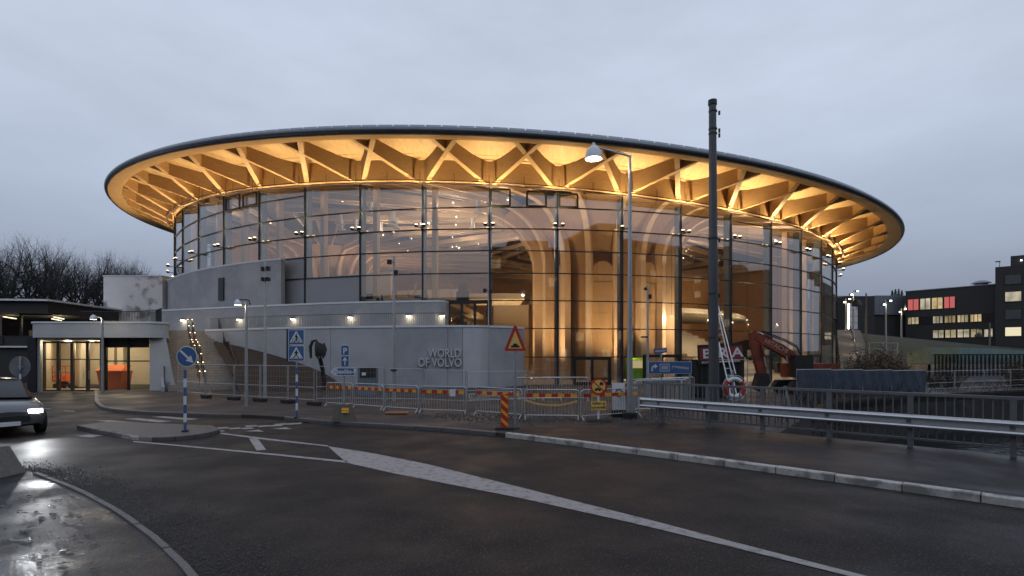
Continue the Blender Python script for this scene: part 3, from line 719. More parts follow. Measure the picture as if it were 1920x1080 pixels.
# upper wall
uw = [(-29.5, 45.0), (-28.1, 44.4), (-20.7, 41.35)] + [hp(az(px, 41.2), 41.2) for px in (600, 660, 720, 780, 815)]
cu = az(815, 41.2)
uw += [hp(cu + .010, 41.12), hp(cu + .016, 40.85), hp(cu + .018, 40.2)]
upper = thing('parapet_wall', 'smooth grey upper parapet wall with a pale coping and round lamps', 'wall')
for s in (uw[0:3], uw[2:6], uw[5:]): wall_along(s, 3.7, 5.70, .3).obj('wall_panel', M['concrete'], upper)
wall_along([(x, y - .04) for x, y in uw], 5.70, 5.82, .42).obj('coping', M['cap'], upper)
slab([(x, y + .2) for x, y in uw[:8]] + [hp(az(px, 40.05), 40.05) for px in (830, 740, 640, 540, 440, 350)] + [(-33.4, 56)], 5.2, 5.6).obj('upper_terrace_floor', M['concrete'])['kind'] = 'structure'
lm = MB().lathe([(.001, .0), (.12, .02), (.16, .09), (.11, .15), (.001, .16)], 12).mesh('lamp_bowl', M['warmwhite'], True)
lb = MB().lathe([(.16, .09), (.18, .11), (.12, .2), (.001, .21)], 12).mesh('lamp_hood', M['frame'], True)
for px, py in ((344, 600), (450, 598.5), (549, 597.5), (657, 594.5), (767, 591.5), (830, 591.5)):
    best = None
    for i in range(len(uw) - 1):
        for t in [j / 60 for j in range(61)]:
            x = uw[i][0] + (uw[i + 1][0] - uw[i][0]) * t; y = uw[i][1] + (uw[i + 1][1] - uw[i][1]) * t
            e_ = abs(960 + F * x / y - px)
            if best is None or e_ < best[0]: best = (e_, x, y)
    x, y = best[1], best[2] - .16
    th = link('wall_lamp', lb, upper); th.location = (x, y, H + (YH - py) / F * y - .1)
    link('lamp_bowl', lm, th)
    lamp('wall_lamp_light', 'POINT', (0, -.12, -.05), 9, (1, .76, .45), th, .12)
# tall curved drum wall
dr = [hp(-1.25 + (az(527, 40.9) + 1.25) * i / 22, 40.9) for i in range(23)]
drum = thing('drum_wall', 'tall curved grey concrete wall with a dark louvre below the glass', 'wall')
wall_along(dr, 3.7, 9.1, .35).obj('wall_face', M['concrete'], drum, True)
wall_along([(x * 1.0, y - .03) for x, y in dr], 9.1, 9.22, .45).obj('coping', M['cap'], drum)
x, y = hp(az(415, 40.95), 40.96); a = az(415, 40.95)
lv = MB().box((x, y, H + (YH - 542) / F * y), (.72, .1, 1.75), rz=a).obj('louvre', M['frame'], drum)
# stained white block behind the stairs
b = thing('concrete_block', 'white rendered block stained with dark patches beside the curved wall', 'wall', (-35.4, 54, 0))
MB().box((0, 0, 4.75), (5.5, 5, 9.5)).obj('block_face', M['stainwall'], b)
MB().box((0, 0, 9.56), (5.6, 5.1, .1)).obj('coping', M['cap'], b)

# ------------------------------------------------------------------ stairs up to the terrace
s0, s1 = Vector((-18.1, 32.3, 0)), Vector((-23.9, 40.9, 0)); sd_ = (s1 - s0); run = sd_.length; sd_.normalize(); sn = Vector((-sd_.y, sd_.x, 0))
stairs = thing('outdoor_stairs', 'broad stone steps rising between the portal and the earth bank', 'stairs', (s0.x, s0.y, 0), math.atan2(sd_.y, sd_.x))
NST = 25; zt_ = 3.95
tr_ = run / (NST + 4); xx = 0
nose = material('step_nosing', (.10, .095, .09), .6)
zs = PZ
for i in range(NST):
    if i == 13: xx += tr_ * 4
    zs2 = PZ + (zt_ - PZ) * (i + 1) / NST
    MB().box((xx + (run - xx) / 2, 0, (zs2 - .05) / 2 + .0), (run - xx, 3.55, zs2 - .05)).obj('step', M['tread'], stairs) if False else None
    L = tr_ * (5 if i == 12 else 1)
    MB().box((xx + L / 2 + .015, 0, zs2 / 2), (L + .03, 3.5, zs2 - .002 * (i % 3))).obj('step', M['tread'], stairs)
    MB().box((xx + .03, 0, zs2 + .003), (.06, 3.46, .012)).obj('nosing', nose, stairs)
    xx += tr_
def sz(x):                                 # height of the steps at run x
    f = min(x, 13 * tr_) + max(0, x - 17 * tr_); return PZ + (zt_ - PZ) * f / (NST * tr_)
for yy in (-1.9, 1.9):
    MB().prism([(-.2, yy, 0), (run, yy, 0), (run, yy, zt_ + .25), (17 * tr_, yy, sz(17 * tr_) + .3), (13 * tr_, yy, sz(13 * tr_) + .35), (-.2, yy, .35)], (0, .16 if yy > 0 else -.16, 0)).obj('side_wall', M['concrete'], stairs)
    m = MB(); m.tube([(0, yy, sz(0) + 1.0), (13 * tr_, yy, sz(13 * tr_) + 1.0), (17 * tr_, yy, sz(17 * tr_) + 1.0), (run, yy, zt_ + 1.0)], .03, 6)
    for q in range(60): x = run * q / 59; m.cyl((x, yy, sz(x)), (x, yy, sz(x) + 1.0), .011, n=4)
    m.obj('railing', M['frame'], stairs)
mid = thing('lit_handrail', 'black double handrail with small lit lamp heads up the middle of the outdoor steps', 'handrail', (s0.x, s0.y, 0), math.atan2(sd_.y, sd_.x))
m = MB(); lens = MB()
for i in range(9):
    x = .4 + i * (run - .6) / 8; z = sz(x)
    for yy in (-.14, .14): m.cyl((x, yy, z), (x, yy, z + .95), .022, n=6)
    m.beam((x, -.2, z + .98), (x, .2, z + .98), .05, .05)
    if i < 8:
        x2 = x + (run - .6) / 8 * .72
        for yy in (-.14, .14): m.tube([(x, yy, z + .95), (x2, yy, sz(x2) + .95), (x2, yy, sz(x2) + .1)], .02, 5)
    for yy in (-.14, .14): lens.box((x, yy, z + .93), (.05, .05, .03))
    lamp('handrail_light', 'POINT', (x - .05, 0, z + .84), 7.0, (1, .72, .38), mid, .05)
m.obj('rails', M['frame'], mid); lens.obj('lamp_heads', M['warm'], mid)
# earth bank right of the stairs
rows = []
for i in range(19):
    u = i / 18; px = 398 + (640 - 398) * u; row = []
    wx, wy = hp(az(px, 43.02), 43.02); hgt = 3.15 * (1 - u) ** .62 if u < 1 else 0
    ft = G(452 + (660 - 452) * u, 735 - 1.0 * u, PZ)
    for j in range(9):
        v = j / 8; x = wx + (ft[0] - wx) * v; y = wy + (ft[1] - wy) * v
        row.append((x, y, PZ - .05 + max(0, hgt * (1 - v) ** .75 + random.uniform(-.08, .08) * (0 < v < 1))))
    rows.append(row)
tag(MB().grid(rows).obj('earth_bank', M['earth'], None, True), kind='structure')
# ------------------------------------------------------------------ entrance portal
por = thing('entrance_portal', 'pale concrete entrance portal with rounded canopy and lit glass doors', 'building', (-24.0, 32.3, 0))
def lx(px, Y=32.3): return (px - 960) / F * Y + 24.0
xl, xr = lx(60), lx(300)
cz0, cz1 = H + (YH - 633) / F * 31.6, H + (YH - 603) / F * 31.6
def rounded(x0, x1, y0, y1, r, n=8):
    pts = []
    for cx, cy, a in ((x0 + r, y0 + r, 180), (x1 - r, y0 + r, 270)): pts += [(cx + r * math.cos(R_(a + 90 * i / n)), cy + r * math.sin(R_(a + 90 * i / n))) for i in range(n + 1)]
    return pts + [(x1, y1), (x0, y1)]
skew = lambda pts: [(x - .62 * max(0, y), y) for x, y in pts]
slab(skew(rounded(lx(48, 31.6), lx(303, 31.6) - .02, -.8, 7.5, .9)), cz0, cz1 - .10).obj('canopy', M['render'], por, True)
slab(skew(rounded(lx(47, 31.6) - .03, lx(303, 31.6) + .03, -.84, 7.5, .9)), cz1 - .10, cz1).obj('canopy_coping', M['cap'], por, True)
# flank wall: pier with a slanting outer edge
MB().prism([(lx(287), -.3, 0), (lx(337), -.3, 0), (lx(327), -.3, 1.5), (lx(320), -.3, 2.75), (lx(315), -.3, 3.45), (lx(309), -.3, 3.9), (lx(302), -.3, cz1 - .1), (lx(287), -.3, cz1 - .1)], (-4.3, 6.6, 0)).obj('flank_wall', M['render'], por)
MB().prism([(lx(60) - .25, 0, 0), (lx(60) + .2, 0, 0), (lx(60) + .2, 0, cz0), (lx(60) - .25, 0, cz0)], (-4.2, 6.6, 0)).obj('side_wall', M['cream'], por)
MB().box((lx(62), -.06, cz0 / 2), (.5, .1, cz0)).obj('side_pier', M['frame'], por)
MB().box((lx(68) + .15, .1, cz0 / 2), (.18, .25, cz0)).obj('side_post', M['galv'], por)
MB().box(((xl + xr) / 2 - 4.3, 6.5, cz0 / 2), (xr - xl, .2, cz0)).obj('rear_wall', M['cream'], por)
slab([(xl, 0), (xr - .3, 0), (xr - 4.5, 6.5), (xl - 4.2, 6.5)], -.04, .02).obj('floor', M['floor'], por)
slab([(xl, .3), (xr - .4, .3), (xr - 4.5, 6.4), (xl - 4.2, 6.4)], cz0 - .08, cz0 - .005).obj('ceiling', M['black'], por)
for i in range(5): MB().box((lx(95) - 2.6 + .42 * i, 5.2 - .4 * i, cz0 / 2), (.12, .5, cz0 - .2)).obj('curtain_panel', M['cream'], por)
for px in (150, 170, 190): MB().box((lx(px) - 3.2, 6.2, 1.4), (.42, .3, 2.8)).obj('wall_pilaster', M['cream'], por)
dz1 = H + (YH - 640) / F * 32.3
for i, (a, b) in enumerate(((80, 107), (108, 133), (134, 162), (163, 190))):
    m = MB(); x0, x1 = lx(a) + .02, lx(b) - .02
    for x in (x0, x1): m.box((x, .1, dz1 / 2), (.10, .12, dz1))
    for z in (.07, 1.9, dz1 - .06): m.box(((x0 + x1) / 2, .1, z), (x1 - x0, .1, .1 if z != 1.9 else .06))
    d = m.obj('door', material('bronze_frame', (.09, .07, .05), .4, .5), por)
    MB().box(((x0 + x1) / 2, .1, dz1 / 2), (x1 - x0 - .1, .012, dz1 - .12)).obj('pane', M['clear'], d)
    MB().cyl((x1 - .12 if i % 2 == 0 else x0 + .12, -.02, .75), (x1 - .12 if i % 2 == 0 else x0 + .12, -.02, 1.25), .02, n=6).obj('handle', M['galv'], d)
m = MB(); x0, x1 = lx(197), lx(284)
for x in (x0, lx(239), x1): m.box((x, .1, cz0 / 2), (.09, .12, cz0))
for z in (.06, H + (YH - 677) / F * 32.3, H + (YH - 643) / F * 32.3, cz0 - .05): m.box(((x0 + x1) / 2, .1, z), (x1 - x0, .1, .07))
w_ = m.obj('window', M['frame'], por)
MB().box(((x0 + x1) / 2, .1, cz0 / 2), (x1 - x0, .012, cz0 - .1)).obj('pane', M['clear'], w_)
MB().box((lx(193), .05, cz0 / 2), (.22, .3, cz0)).obj('door_post', material('bronze_post', (.13, .10, .06), .5, .4), por)
MB().box((lx(137), -.12, dz1 + .12), (lx(195) - lx(78), .3, .10)).obj('door_header', M['galv'], por)
MB().box((lx(230), .25, 2.85), (lx(284) - lx(197), .1, .5)).obj('header_panel', M['black'], por)
for px, y in ((120, 1.5), (160, 2.5), (215, 1.6), (245, 1.9), (170, 4.6), (100, 4.4)):
    MB().lathe([(.001, 0), (.16, 0), (.16, .06), (.001, .06)], 12, (lx(px) - .62 * y, y, cz0 - .2)).obj('ceiling_lamp', M['warmwhite'], por)
    lamp('ceiling_light', 'POINT', (lx(px) - .62 * y, y, cz0 - .4), 70, (1, .80, .50), por, .15)
# lift and skip inside
t = thing('scissor_lift', 'orange scissor lift platform parked behind the portal doors', 'lift', (-24.0 + lx(118, 35.4), 35.4, .04))
m = MB()
for x in (-.42, .42):
    for y in (-.3, .3): m.box((x, y, .95), (.05, .05, .95))
for z in (.75, 1.0, 1.4):
    for y in (-.3, .3): m.box((0, y, z), (.88, .05, .05))
m.box((0, 0, .5), (.9, .65, .12)); m.obj('guard_cage', M['lift'], t)
MB().box((0, 0, .72), (.5, .66, .36)).obj('cage_panel', M['lift'], t)
m = MB().box((0, 0, .2), (.85, .55, .16)); 
for x in (-.3, .3):
    for y in (-.25, .25): m.cyl((x, y - .05, .12), (x, y + .05, .12), .12, n=10)
m.beam((-.35, 0, .25), (.35, 0, .45), .5, .05).beam((.35, 0, .25), (-.35, 0, .45), .5, .05).obj('chassis', M['rubber'], t)
t = thing('orange_crate', 'orange lidded skip standing behind the portal window', 'container', (-24.0 + lx(211, 34), 34.2, .04))
MB().hexa([(-.62, -.4, 0), (.62, -.4, 0), (.62, .4, 0), (-.62, .4, 0)], [(-.78, -.5, 1.15), (.78, -.5, 1.15), (.78, .5, 1.15), (-.78, .5, 1.15)]).obj('body', M['lift'], t)
MB().prism([(-.82, -.55, 1.16), (.82, -.55, 1.16), (.7, -.1, 1.5), (-.7, -.1, 1.5)], (0, .6, 0)).obj('lid', M['lift'], t)
# ------------------------------------------------------------------ dark pavilion behind the portal
pav = thing('dark_pavilion', 'long dark flat-roofed pavilion with strip lamps behind its glass', 'building', (-65.5, 41, -.35), R_(6))
L = 30
MB().box((L / 2 - 6, 5, 6.72), (L + 12, 14, .14)).obj('roof_edge', M['cap'], pav)
MB().box((L / 2 - 6, 5.1, 6.2), (L + 11.4, 13.4, .9)).obj('roof', M['brick'], pav)
MB().box((L / 2 - 6, 5.5, 1.55), (L + 11, 12, 3.1)).obj('wall', M['brick'], pav)
MB().box((L / 2 - 6, -.6, 3.16), (L + 11.2, .4, .12)).obj('band', M['cap'], pav)
MB().box((L / 2 - 6, -.45, 3.6), (L + 11.1, .2, .7)).obj('parapet', M['brick'], pav)
MB().box((L / 2 - 6, 11.3, 4.8), (L + 11, .3, 2.2)).obj('rear_wall', M['brick'], pav)
for i in range(11):
    x = -6 + i * 3.3; m = MB()
    m.box((x, -.45, 4.85), (.14, .14, 1.9)); m.box((x + 1.65, -.45, 3.98), (3.3, .1, .1)); m.box((x + 1.65, -.45, 5.72), (3.3, .1, .1))
    w_ = m.obj('window', M['frame'], pav)
    MB().box((x + 1.65, -.45, 4.85), (3.2, .02, 1.8)).obj('pane', M['clear'], w_)
for x, y in ((24.9, 1.3), (26.9, 3.6), (28.6, 1.3), (21.0, 2.0)):
    MB().box((x, y, 5.55), (.10, 2.6, .05), rz=R_(20)).obj('strip_lamp', M['strip'], pav)
    lamp('strip_light', 'POINT', (x, y, 5.2), 45, (1, .84, .5), pav, .3)
m = MB()
for z in (4.15, 4.4): m.tube([(-5, .9, z), (24, .9, z)], .03, 5)
for i in range(10): m.cyl((-5 + i * 3.2, .9, 3.6), (-5 + i * 3.2, .9, 4.4), .03, n=5)
m.obj('inner_railing', M['paleyellow'], pav)
sg = MB().box((25.2, -.62, 3.62), (1.25, .06, .56)).obj('sign_plate', M['black'], pav)
put_text('sign_text', '15', .36, M['white'], pav, (25.3, -.66, 3.64), 0, .005)
# lower dark ramp wall at the far left, with a notice
t = thing('ramp_wall', 'black sheet wall with sloping top edge at the left of the portal', 'wall', (-33.2, 33.0, 0))
MB().prism([(-9, 0, .0), (2.2, 0, .0), (2.2, 0, .35), (.3, 0, 2.6), (-.2, 0, 2.75), (-9, 0, 2.75)], (0, .25, 0)).obj('wall_sheet', M['black'], t)
MB().tube([(-9, -.05, 2.78), (-.2, -.05, 2.78), (2.25, -.05, .38)], .05, 6).obj('edge_trim', M['railgrey'], t)
MB().box((2.7 - 1.0, -.03, 1.05), (.42, .02, .55)).obj('notice', M['white'], t) if False else MB().box((1.95, -.03, .3), (.02, .02, .02)).obj('bolt', M['galv'], t)
MB().box((.0, -.02, 1.05), (.55, .02, .62)).obj('notice', M['white'], t)

# ------------------------------------------------------------------ wooded hill, left
rows = []
for i in range(14):
    y = 62 + i * 9; row = []
    for j in range(20):
        x = -130 + j * 5.2; h = 7.5 * max(0, min(1, (y - 60) / 28)) * max(0, min(1, (-27 - x) / 12 + .3)) * (1 + .12 * math.sin(j * .9 + i))
        row.append((x, y, h - .02))
    rows.append(row)
tag(MB().grid(rows).obj('hill', M['earth'], None, True), kind='structure')
def bare_tree(seed, h, spread=.55, fine=1.0):
    r = random.Random(seed); tr = MB(); cr = MB(); tips = []
    def grow(p, d, L, rad, lv):
        n = 3; pts = [p]; rads = [rad]
        for i in range(n):
            d = (d + Vector((r.uniform(-1, 1), r.uniform(-1, 1), r.uniform(-.3, .6))) * .16).normalized(); p = p + d * L / n; pts.append(p); rads.append(rad * (1 - .42 * (i + 1) / n))
        (tr if lv < 2 else cr).tube(pts, rads, 6 if lv < 1 else (4 if lv < 3 else 3))
        if lv >= 5: return
        k = (5 if lv == 0 else 4) if lv < 4 else int(3 * fine)
        for i in range(k):
            t = r.uniform(.35, 1.0) if i else 1.0; q = pts[0].lerp(pts[-1], t) if t < 1 else pts[-1]
            az_ = r.uniform(0, 6.283); tilt = r.uniform(.35, .95) * (spread / .55) if i else r.uniform(.05, .3)
            a = d.cross(Vector((0, 0, 1)) if abs(d.z) < .9 else Vector((1, 0, 0))).normalized(); b = d.cross(a)
            nd = (d * math.cos(tilt) + (a * math.cos(az_) + b * math.sin(az_)) * math.sin(tilt)); nd.z += .12; nd.normalize()
            grow(q, nd, L * r.uniform(.58, .80), rad * (.55 if i else .6) * (1 - .25 * t), lv + 1)
    grow(Vector((0, 0, 0)), Vector((0, 0, 1)), h * .30, h * .022, 0)
    return tr.mesh('trunk', M['bark']), cr.mesh('crown', M['bark'])
TM = [bare_tree(11, 13), bare_tree(23, 14, .65), bare_tree(37, 12, .6)]
hills = [(-4, 470, 88), (28, 457, 92), (66, 462, 95), (100, 478, 90), (122, 492, 96), (150, 490, 94), (180, 485, 98), (208, 490, 96), (225, 494, 100), (240, 500, 97), (254, 506, 98), (268, 512, 101), (282, 520, 102), (46, 472, 106), (84, 470, 108), (160, 492, 110), (-30, 465, 94), (205, 496, 112), (10, 480, 80), (130, 498, 82), (235, 505, 84)]
for i, (px, py, Y) in enumerate(hills):
    x, y, z = A(px, py, Y); trk, crn = TM[i % 3]; gz = 6.2
    o = thing('bare_tree', 'leafless dark tree in the wood on the hill behind the pavilion', 'tree', (x, y, gz), random.uniform(0, 6.28), 'bare trees on the wooded hill')
    s = 1.18 * (z - gz) / max(v.co.z for v in crn.vertices); o.scale = (s * .95, s * .95, s)
    link('trunk', trk, o); link('crown', crn, o)
# undergrowth that closes the wood
ug = MB(); ru = random.Random(8)
for i in range(14000):
    px = ru.uniform(-40, 292); Y = ru.uniform(82, 118)
    x = (px - 960) / F * Y; z = 5.6 + min(8.5, abs(ru.gauss(0, 4.6))) * (1 if px < 210 else .6); 
    a = ru.uniform(0, 6.28); l = ru.uniform(.5, 1.8)
    d = Vector((math.cos(a), math.sin(a), ru.uniform(-.2, 1.6))).normalized() * l; n = Vector((-d.y, d.x, 0)) * .035
    ug.add([(x - n.x, Y - n.y, z), (x + n.x, Y + n.y, z), (x + d.x, Y + d.y, z + d.z)], [(0, 1, 2)])
tag(ug.obj('brushwood', M['bark']), 'tangled dark brushwood between the trees on the hill', 'brushwood', kind='stuff')
# ------------------------------------------------------------------ right: grassy hill, dark office block
def hh(x, y):
    f = max(0, min(1, (y - 56) / 26)); f = f * f * (3 - 2 * f)
    return (5.6 - 2.6 * max(0, min(1, (x - 48) / 26))) * f * max(0, min(1, (x - 30) / 6))
rows = [[(x, y, hh(x, y) - .02 + .10) for x in [30 + 5 * j for j in range(18)]] for y in [52 + 3 * i for i in range(22)]]
tag(MB().grid(rows).obj('grass_hill', M['grass'], None, True), kind='structure')
u0, u1 = Vector(((1698 - 960) / F * 95, 95, 0)), Vector(((1868 - 960) / F * 85, 85, 0)); ud = u1 - u0; UL = ud.length; ud.normalize()
off_ = thing('office_block', 'long black-brick office block with three rows of lit windows', 'building', (u0.x, u0.y, 0), math.atan2(ud.y, ud.x))
# local x runs along the front, local -y faces the street
def front(px): # distance along the front for a photo column
    k = (px - 960) / F; return (k * u0.y - u0.x) / (ud.x - k * ud.y)
ztop = H + (YH - 547) / F * 95
MB().box((UL / 2, 6, ztop / 2), (UL, 12, ztop)).obj('wall', M['brick'], off_)
MB().box((UL / 2, 6, ztop + .05), (UL + .2, 12.2, .12)).obj('roof', M['sheet'], off_)
MB().lathe([(.9, 0), (.9, .45), (1.35, .55), (.9, .85), (.5, 1.0), (.001, 1.05)], 12, (UL * .78, 3, ztop + .1)).obj('roof_vent', M['sheet'], off_)
def win(b, x0, x1, z0, z1, mat, mull=1, lit=True):
    m = MB(); t = .09
    for x in [x0 + (x1 - x0) * i / (mull + 1) for i in range(mull + 2)]: m.box((x, -.03, (z0 + z1) / 2), (t, .1, z1 - z0))
    for z in (z0, z1): m.box(((x0 + x1) / 2, -.03, z), (x1 - x0, .1, t))
    w = m.obj('window', M['frame'], b)
    MB().box(((x0 + x1) / 2, -.012, (z0 + z1) / 2), (x1 - x0, .02, z1 - z0)).obj('pane', mat, w)
    return w
wdark = material('dark_window', (.03, .035, .04), .08, var=.3, scale=2, spec=.8)
litm = []
for i, (c, st) in enumerate((((1, .74, .36), .75), ((1, .82, .48), .55), ((.95, .75, .35), .38), ((1, .88, .62), .62))):
    m = bpy.data.materials.new('lit_office'); m.use_nodes = True; t = m.node_tree; b = t.nodes['Principled BSDF']; b.inputs['Base Color'].default_value = (.05, .05, .05, 1); b.inputs['Roughness'].default_value = .2
    n = t.nodes.new('ShaderNodeTexNoise'); n.inputs['Scale'].default_value = .75; n.inputs['Detail'].default_value = 2; cc = t.nodes.new('ShaderNodeTexCoord'); t.links.new(cc.outputs['Object'], n.inputs[0])
    r = t.nodes.new('ShaderNodeValToRGB'); r.color_ramp.elements[0].position = .3; r.color_ramp.elements[1].position = .7
    r.color_ramp.elements[0].color = (c[0] * .3, c[1] * .3, c[2] * .3, 1); r.color_ramp.elements[1].color = (*c, 1); t.links.new(n.outputs[0], r.inputs[0])
    t.links.new(r.outputs[0], b.inputs['Emission Color']); b.inputs['Emission Strength'].default_value = st; litm.append(m)
def zrow(px, py): s = front(px); return H + (YH - py) / F * (u0.y + ud.y * s)
for i, (p, q) in enumerate(((1702, 1723), (1725, 1745), (1747, 1768), (1770, 1791))):
    win(off_, front(p), front(q), zrow(1745, 580), zrow(1745, 558.5), [M['winred'], litm[3], litm[0], M['winred']][i], 1)
for i, (p, q) in enumerate(((1702, 1723), (1726, 1746), (1749, 1768), (1771, 1792), (1795, 1816), (1819, 1841), (1844, 1860))):
    win(off_, front(p), front(q), zrow(1790, 605), zrow(1790, 591), litm[(i * 3 + 1) % 4] if i not in (1, 6) else wdark, 2)
for i, (p, q) in enumerate(((1749, 1770), (1772, 1793), (1795, 1818), (1820, 1842), (1845, 1862))):
    win(off_, front(p), front(q), zrow(1800, 633), zrow(1800, 617.5), litm[(i * 2 + 3) % 4], 1)
# taller end block
e0 = thing('corner_tower', 'black-brick corner tower with a column of square windows and stepped top', 'building', ((1866 - 960) / F * 84, 84, 0), R_(-43))
zt = H + (YH - 501) / F * 84
MB().box((7, 6, zt / 2), (14, 12, zt)).obj('wall', M['brick'], e0)
MB().box((9.2, 7, zt + .9), (15, 9, 1.8)).obj('upper_storey', M['brick'], e0)
MB().box((11, 7.6, zt + 2.3), (15, 8, 1.4)).obj('roof_house', M['brick'], e0)
MB().box((-.6, .6, zt - 4.6), (1.4, 1.0, 9.0)).obj('wall_return', M['brick'], e0) if False else None
for i, (a, b) in enumerate(((535, 517), (567, 548.5), (600, 581), (631, 614))):
    win(e0, 1.1, 2.95, H + (YH - a) / F * 84, H + (YH - b) / F * 84, [wdark, litm[3], wdark, M['winlit2']][i], 0)
x, y, z = A(1911, 489, 88)
MB().box((2.9, 2.2, zt + 1.0), (.18, .1, .18)).obj('roof_lamp', M['cool'], e0)
m = MB().cyl((.5, .3, zt), (.5, .3, zt + .8), .04, n=5).box((.3, .3, zt + .85), (.6, .2, .15)); m.obj('camera_arm', M['frame'], e0)
# metal-clad hall and dark stair block beside it
mh = thing('metal_clad_hall', 'grey sheet-metal hall with a skylight beside the black office block', 'building', (A(1640, 600, 97)[0], 97, 0))
wid = (1700 - 1622) / F * 97; zt = H + (YH - 554) / F * 97; zb = H + (YH - 590) / F * 97
MB().box((wid / 2, 5, (zt + zb) / 2), (wid, 10, zt - zb)).obj('wall', M['sheet'], mh)
for i in range(12): MB().box((.3 + i * wid / 12, -.03, (zt + zb) / 2), (.05, .06, zt - zb)).obj('seam', M['sheet'], mh)
MB().box((wid / 2, 5.3, zb / 2), (wid, 10, zb)).obj('base_wall', M['brick'], mh)
MB().prism([(5.0, -.06, zt - 2.6), (6.0, -.06, zt - 2.6), (6.7, -.06, zt - .8), (5.8, -.06, zt - .8)], (0, -.08, 0)).obj('skylight', M['winlit'], mh)
sb = thing('stair_block', 'plain black block with one tall glowing panel on its front', 'building', (A(1587, 600, 94)[0], 94, 0))
wid = (1640 - 1587) / F * 94; zt = H + (YH - 555) / F * 94
MB().box((wid / 2, 4, zt / 2), (wid, 8, zt)).obj('wall', M['brick'], sb)
z0_, z1_ = H + (YH - 617) / F * 94, H + (YH - 569) / F * 94
MB().box((.35 + .75, -.05, (z0_ + z1_) / 2), (1.5, .1, z1_ - z0_)).obj('panel', M['stainwall'], sb)
MB().box((.30, -.1, (z0_ + z1_) / 2), (.09, .1, z1_ - z0_)).obj('light_strip', M['warmwhite'], sb)
for i in range(3): MB().box((1.1, -.12, z0_ + (z1_ - z0_) * (i + 1) / 4), (1.5, .05, .04)).obj('panel_joint', M['frame'], sb)
ws = thing('grey_gable', 'small grey sheet-clad gable with a lit roof window behind the slope', 'building', (A(1560, 600, 98)[0], 98, 0))
MB().box((1.6, 4, 6.4), (5.2, 8, 12.6)).obj('wall', M['sheet'], ws)
MB().prism([(1.4, -.05, 10.2), (2.0, -.05, 10.2), (2.6, -.05, 12.0), (2.0, -.05, 12.0)], (0, -.06, 0)).obj('roof_window', M['winlit'], ws)
# hillside steps
hs = thing('hillside_steps', 'wide stone steps climbing the grass slope past the round hall', 'stairs', (36.4, 58, 0), 0)
for i in range(24):
    y = i * .95; x0 = i * .53
    MB().box((x0, y + .48, hh(40, 58 + y + .9) / 2 + .12), (3.4, .98, hh(40, 58 + y + .9) + .26)).obj('step', M['tread'], hs)
m = MB()
for i in range(0, 24, 2): m.cyl((.3 + i * .53, i * .95, hh(40, 58 + i * .95)), (.3 + i * .53, i * .95, hh(40, 58 + i * .95) + 1.2), .03, n=5)
m.tube([(.3 + i * .53, i * .95, hh(40, 58 + i * .95) + 1.2) for i in range(24)], .03, 5); m.obj('handrail', M['frame'], hs)
for i in range(2, 24, 5): lamp('step_light', 'POINT', (.3 + i * .53, i * .95 - .2, hh(40, 58 + i * .95) + 1.1), 22, (1, .78, .45), hs, .1)
# bar railing on the portal roof, running back to the steps
pr = thing('portal_railing', 'dark upright-bar railing on top of the portal roof beside the steps', 'railing')
pts_ = [A(150, 604, 36.5), A(215, 604, 37), A(262, 603, 36.5), A(292, 602, 35.5), A(303, 606, 34.2)]
ps_ = polyline([(p[0], p[1]) for p in pts_], .13); m = MB()
for p in ps_: m.box((p.x, p.y, 4.55), (.02, .02, 1.0))
m.obj('bars', M['frame'], pr)['kind'] = 'stuff'
MB().tube([(p.x, p.y, 5.06) for p in ps_[::3]], .03, 6).obj('handrail', M['frame'], pr)
# ------------------------------------------------------------------ bridge railing and crash barrier
rl = thing('bridge_railing', 'grey painted steel railing with square posts along the bridge footway', 'railing', (RB0.x, RB0.y, PZ), math.atan2(RD.y, RD.x))
def rt(px):                                # distance along the railing for a photo column
    k = (px - 960) / F; return (k * RB0.y - RB0.x) / (RD.x - k * RD.y)
posts = [rt(p) for p in (1240, 1327, 1430, 1555, 1707)] + [rt(1900)]
posts += [posts[-1] + 2.0, posts[-1] + 4.0]
for x in posts: MB().box((x, 0, .58), (.10, .10, 1.16)).obj('post', M['railgrey'], rl)
xs0 = rt(1213)
MB().box(((xs0 + posts[-1]) / 2, 0, 1.19), (posts[-1] - xs0, .11, .06)).obj('top_rail', M['railgrey'], rl)
MB().box(((xs0 + posts[-1]) / 2, 0, .20), (posts[-1] - xs0, .05, .045)).obj('bottom_rail', M['railgrey'], rl)
bal = MB().box((0, 0, .69), (.024, .024, .93)).mesh('baluster', M['railgrey'])
ends = [xs0] + posts
for p, q in zip(ends, ends[1:]):
    n = max(2, round((q - p) / .155))
    for i in range(1, n): o = link('baluster', bal, rl); o.location = (p + (q - p) * i / n, 0, 0)
gr = thing('crash_barrier', 'galvanised corrugated crash rail fixed low in front of the bridge railing', 'barrier', (RB0.x - RN.x * .18, RB0.y - RN.y * .18, PZ), math.atan2(RD.y, RD.x))
pf = [(.02, -.15), (-.03, -.148), (-.07, -.125), (-.085, -.095), (-.07, -.065), (.01, -.03), (.01, .03), (-.07, .065), (-.085, .095), (-.07, .125), (-.03, .148), (.02, .15)]
sg_ = -1 if (Matrix.Rotation(math.atan2(RD.y, RD.x), 3, 'Z') @ Vector((0, 1, 0))).dot(RN) < 0 else 1
Lg = posts[-1]
for i in range(4):
    xa = xs0 - .1 + (Lg - xs0) * i / 4; xb = xs0 - .1 + (Lg - xs0) * (i + 1) / 4 + .1
    MB().grid([[(x, y * sg_ - i * .003 * sg_, .60 + z) for y, z in pf] for x in (xa, xb)]).obj('rail_section', M['alum'], gr)
MB().box((xs0 - .12, 0, .60), (.06, .16, .34)).obj('end_cap', M['alum'], gr)
for x in posts: MB().box((x, .06 * sg_, .60), (.09, .12, .2)).obj('bracket', M['railgrey'], gr)
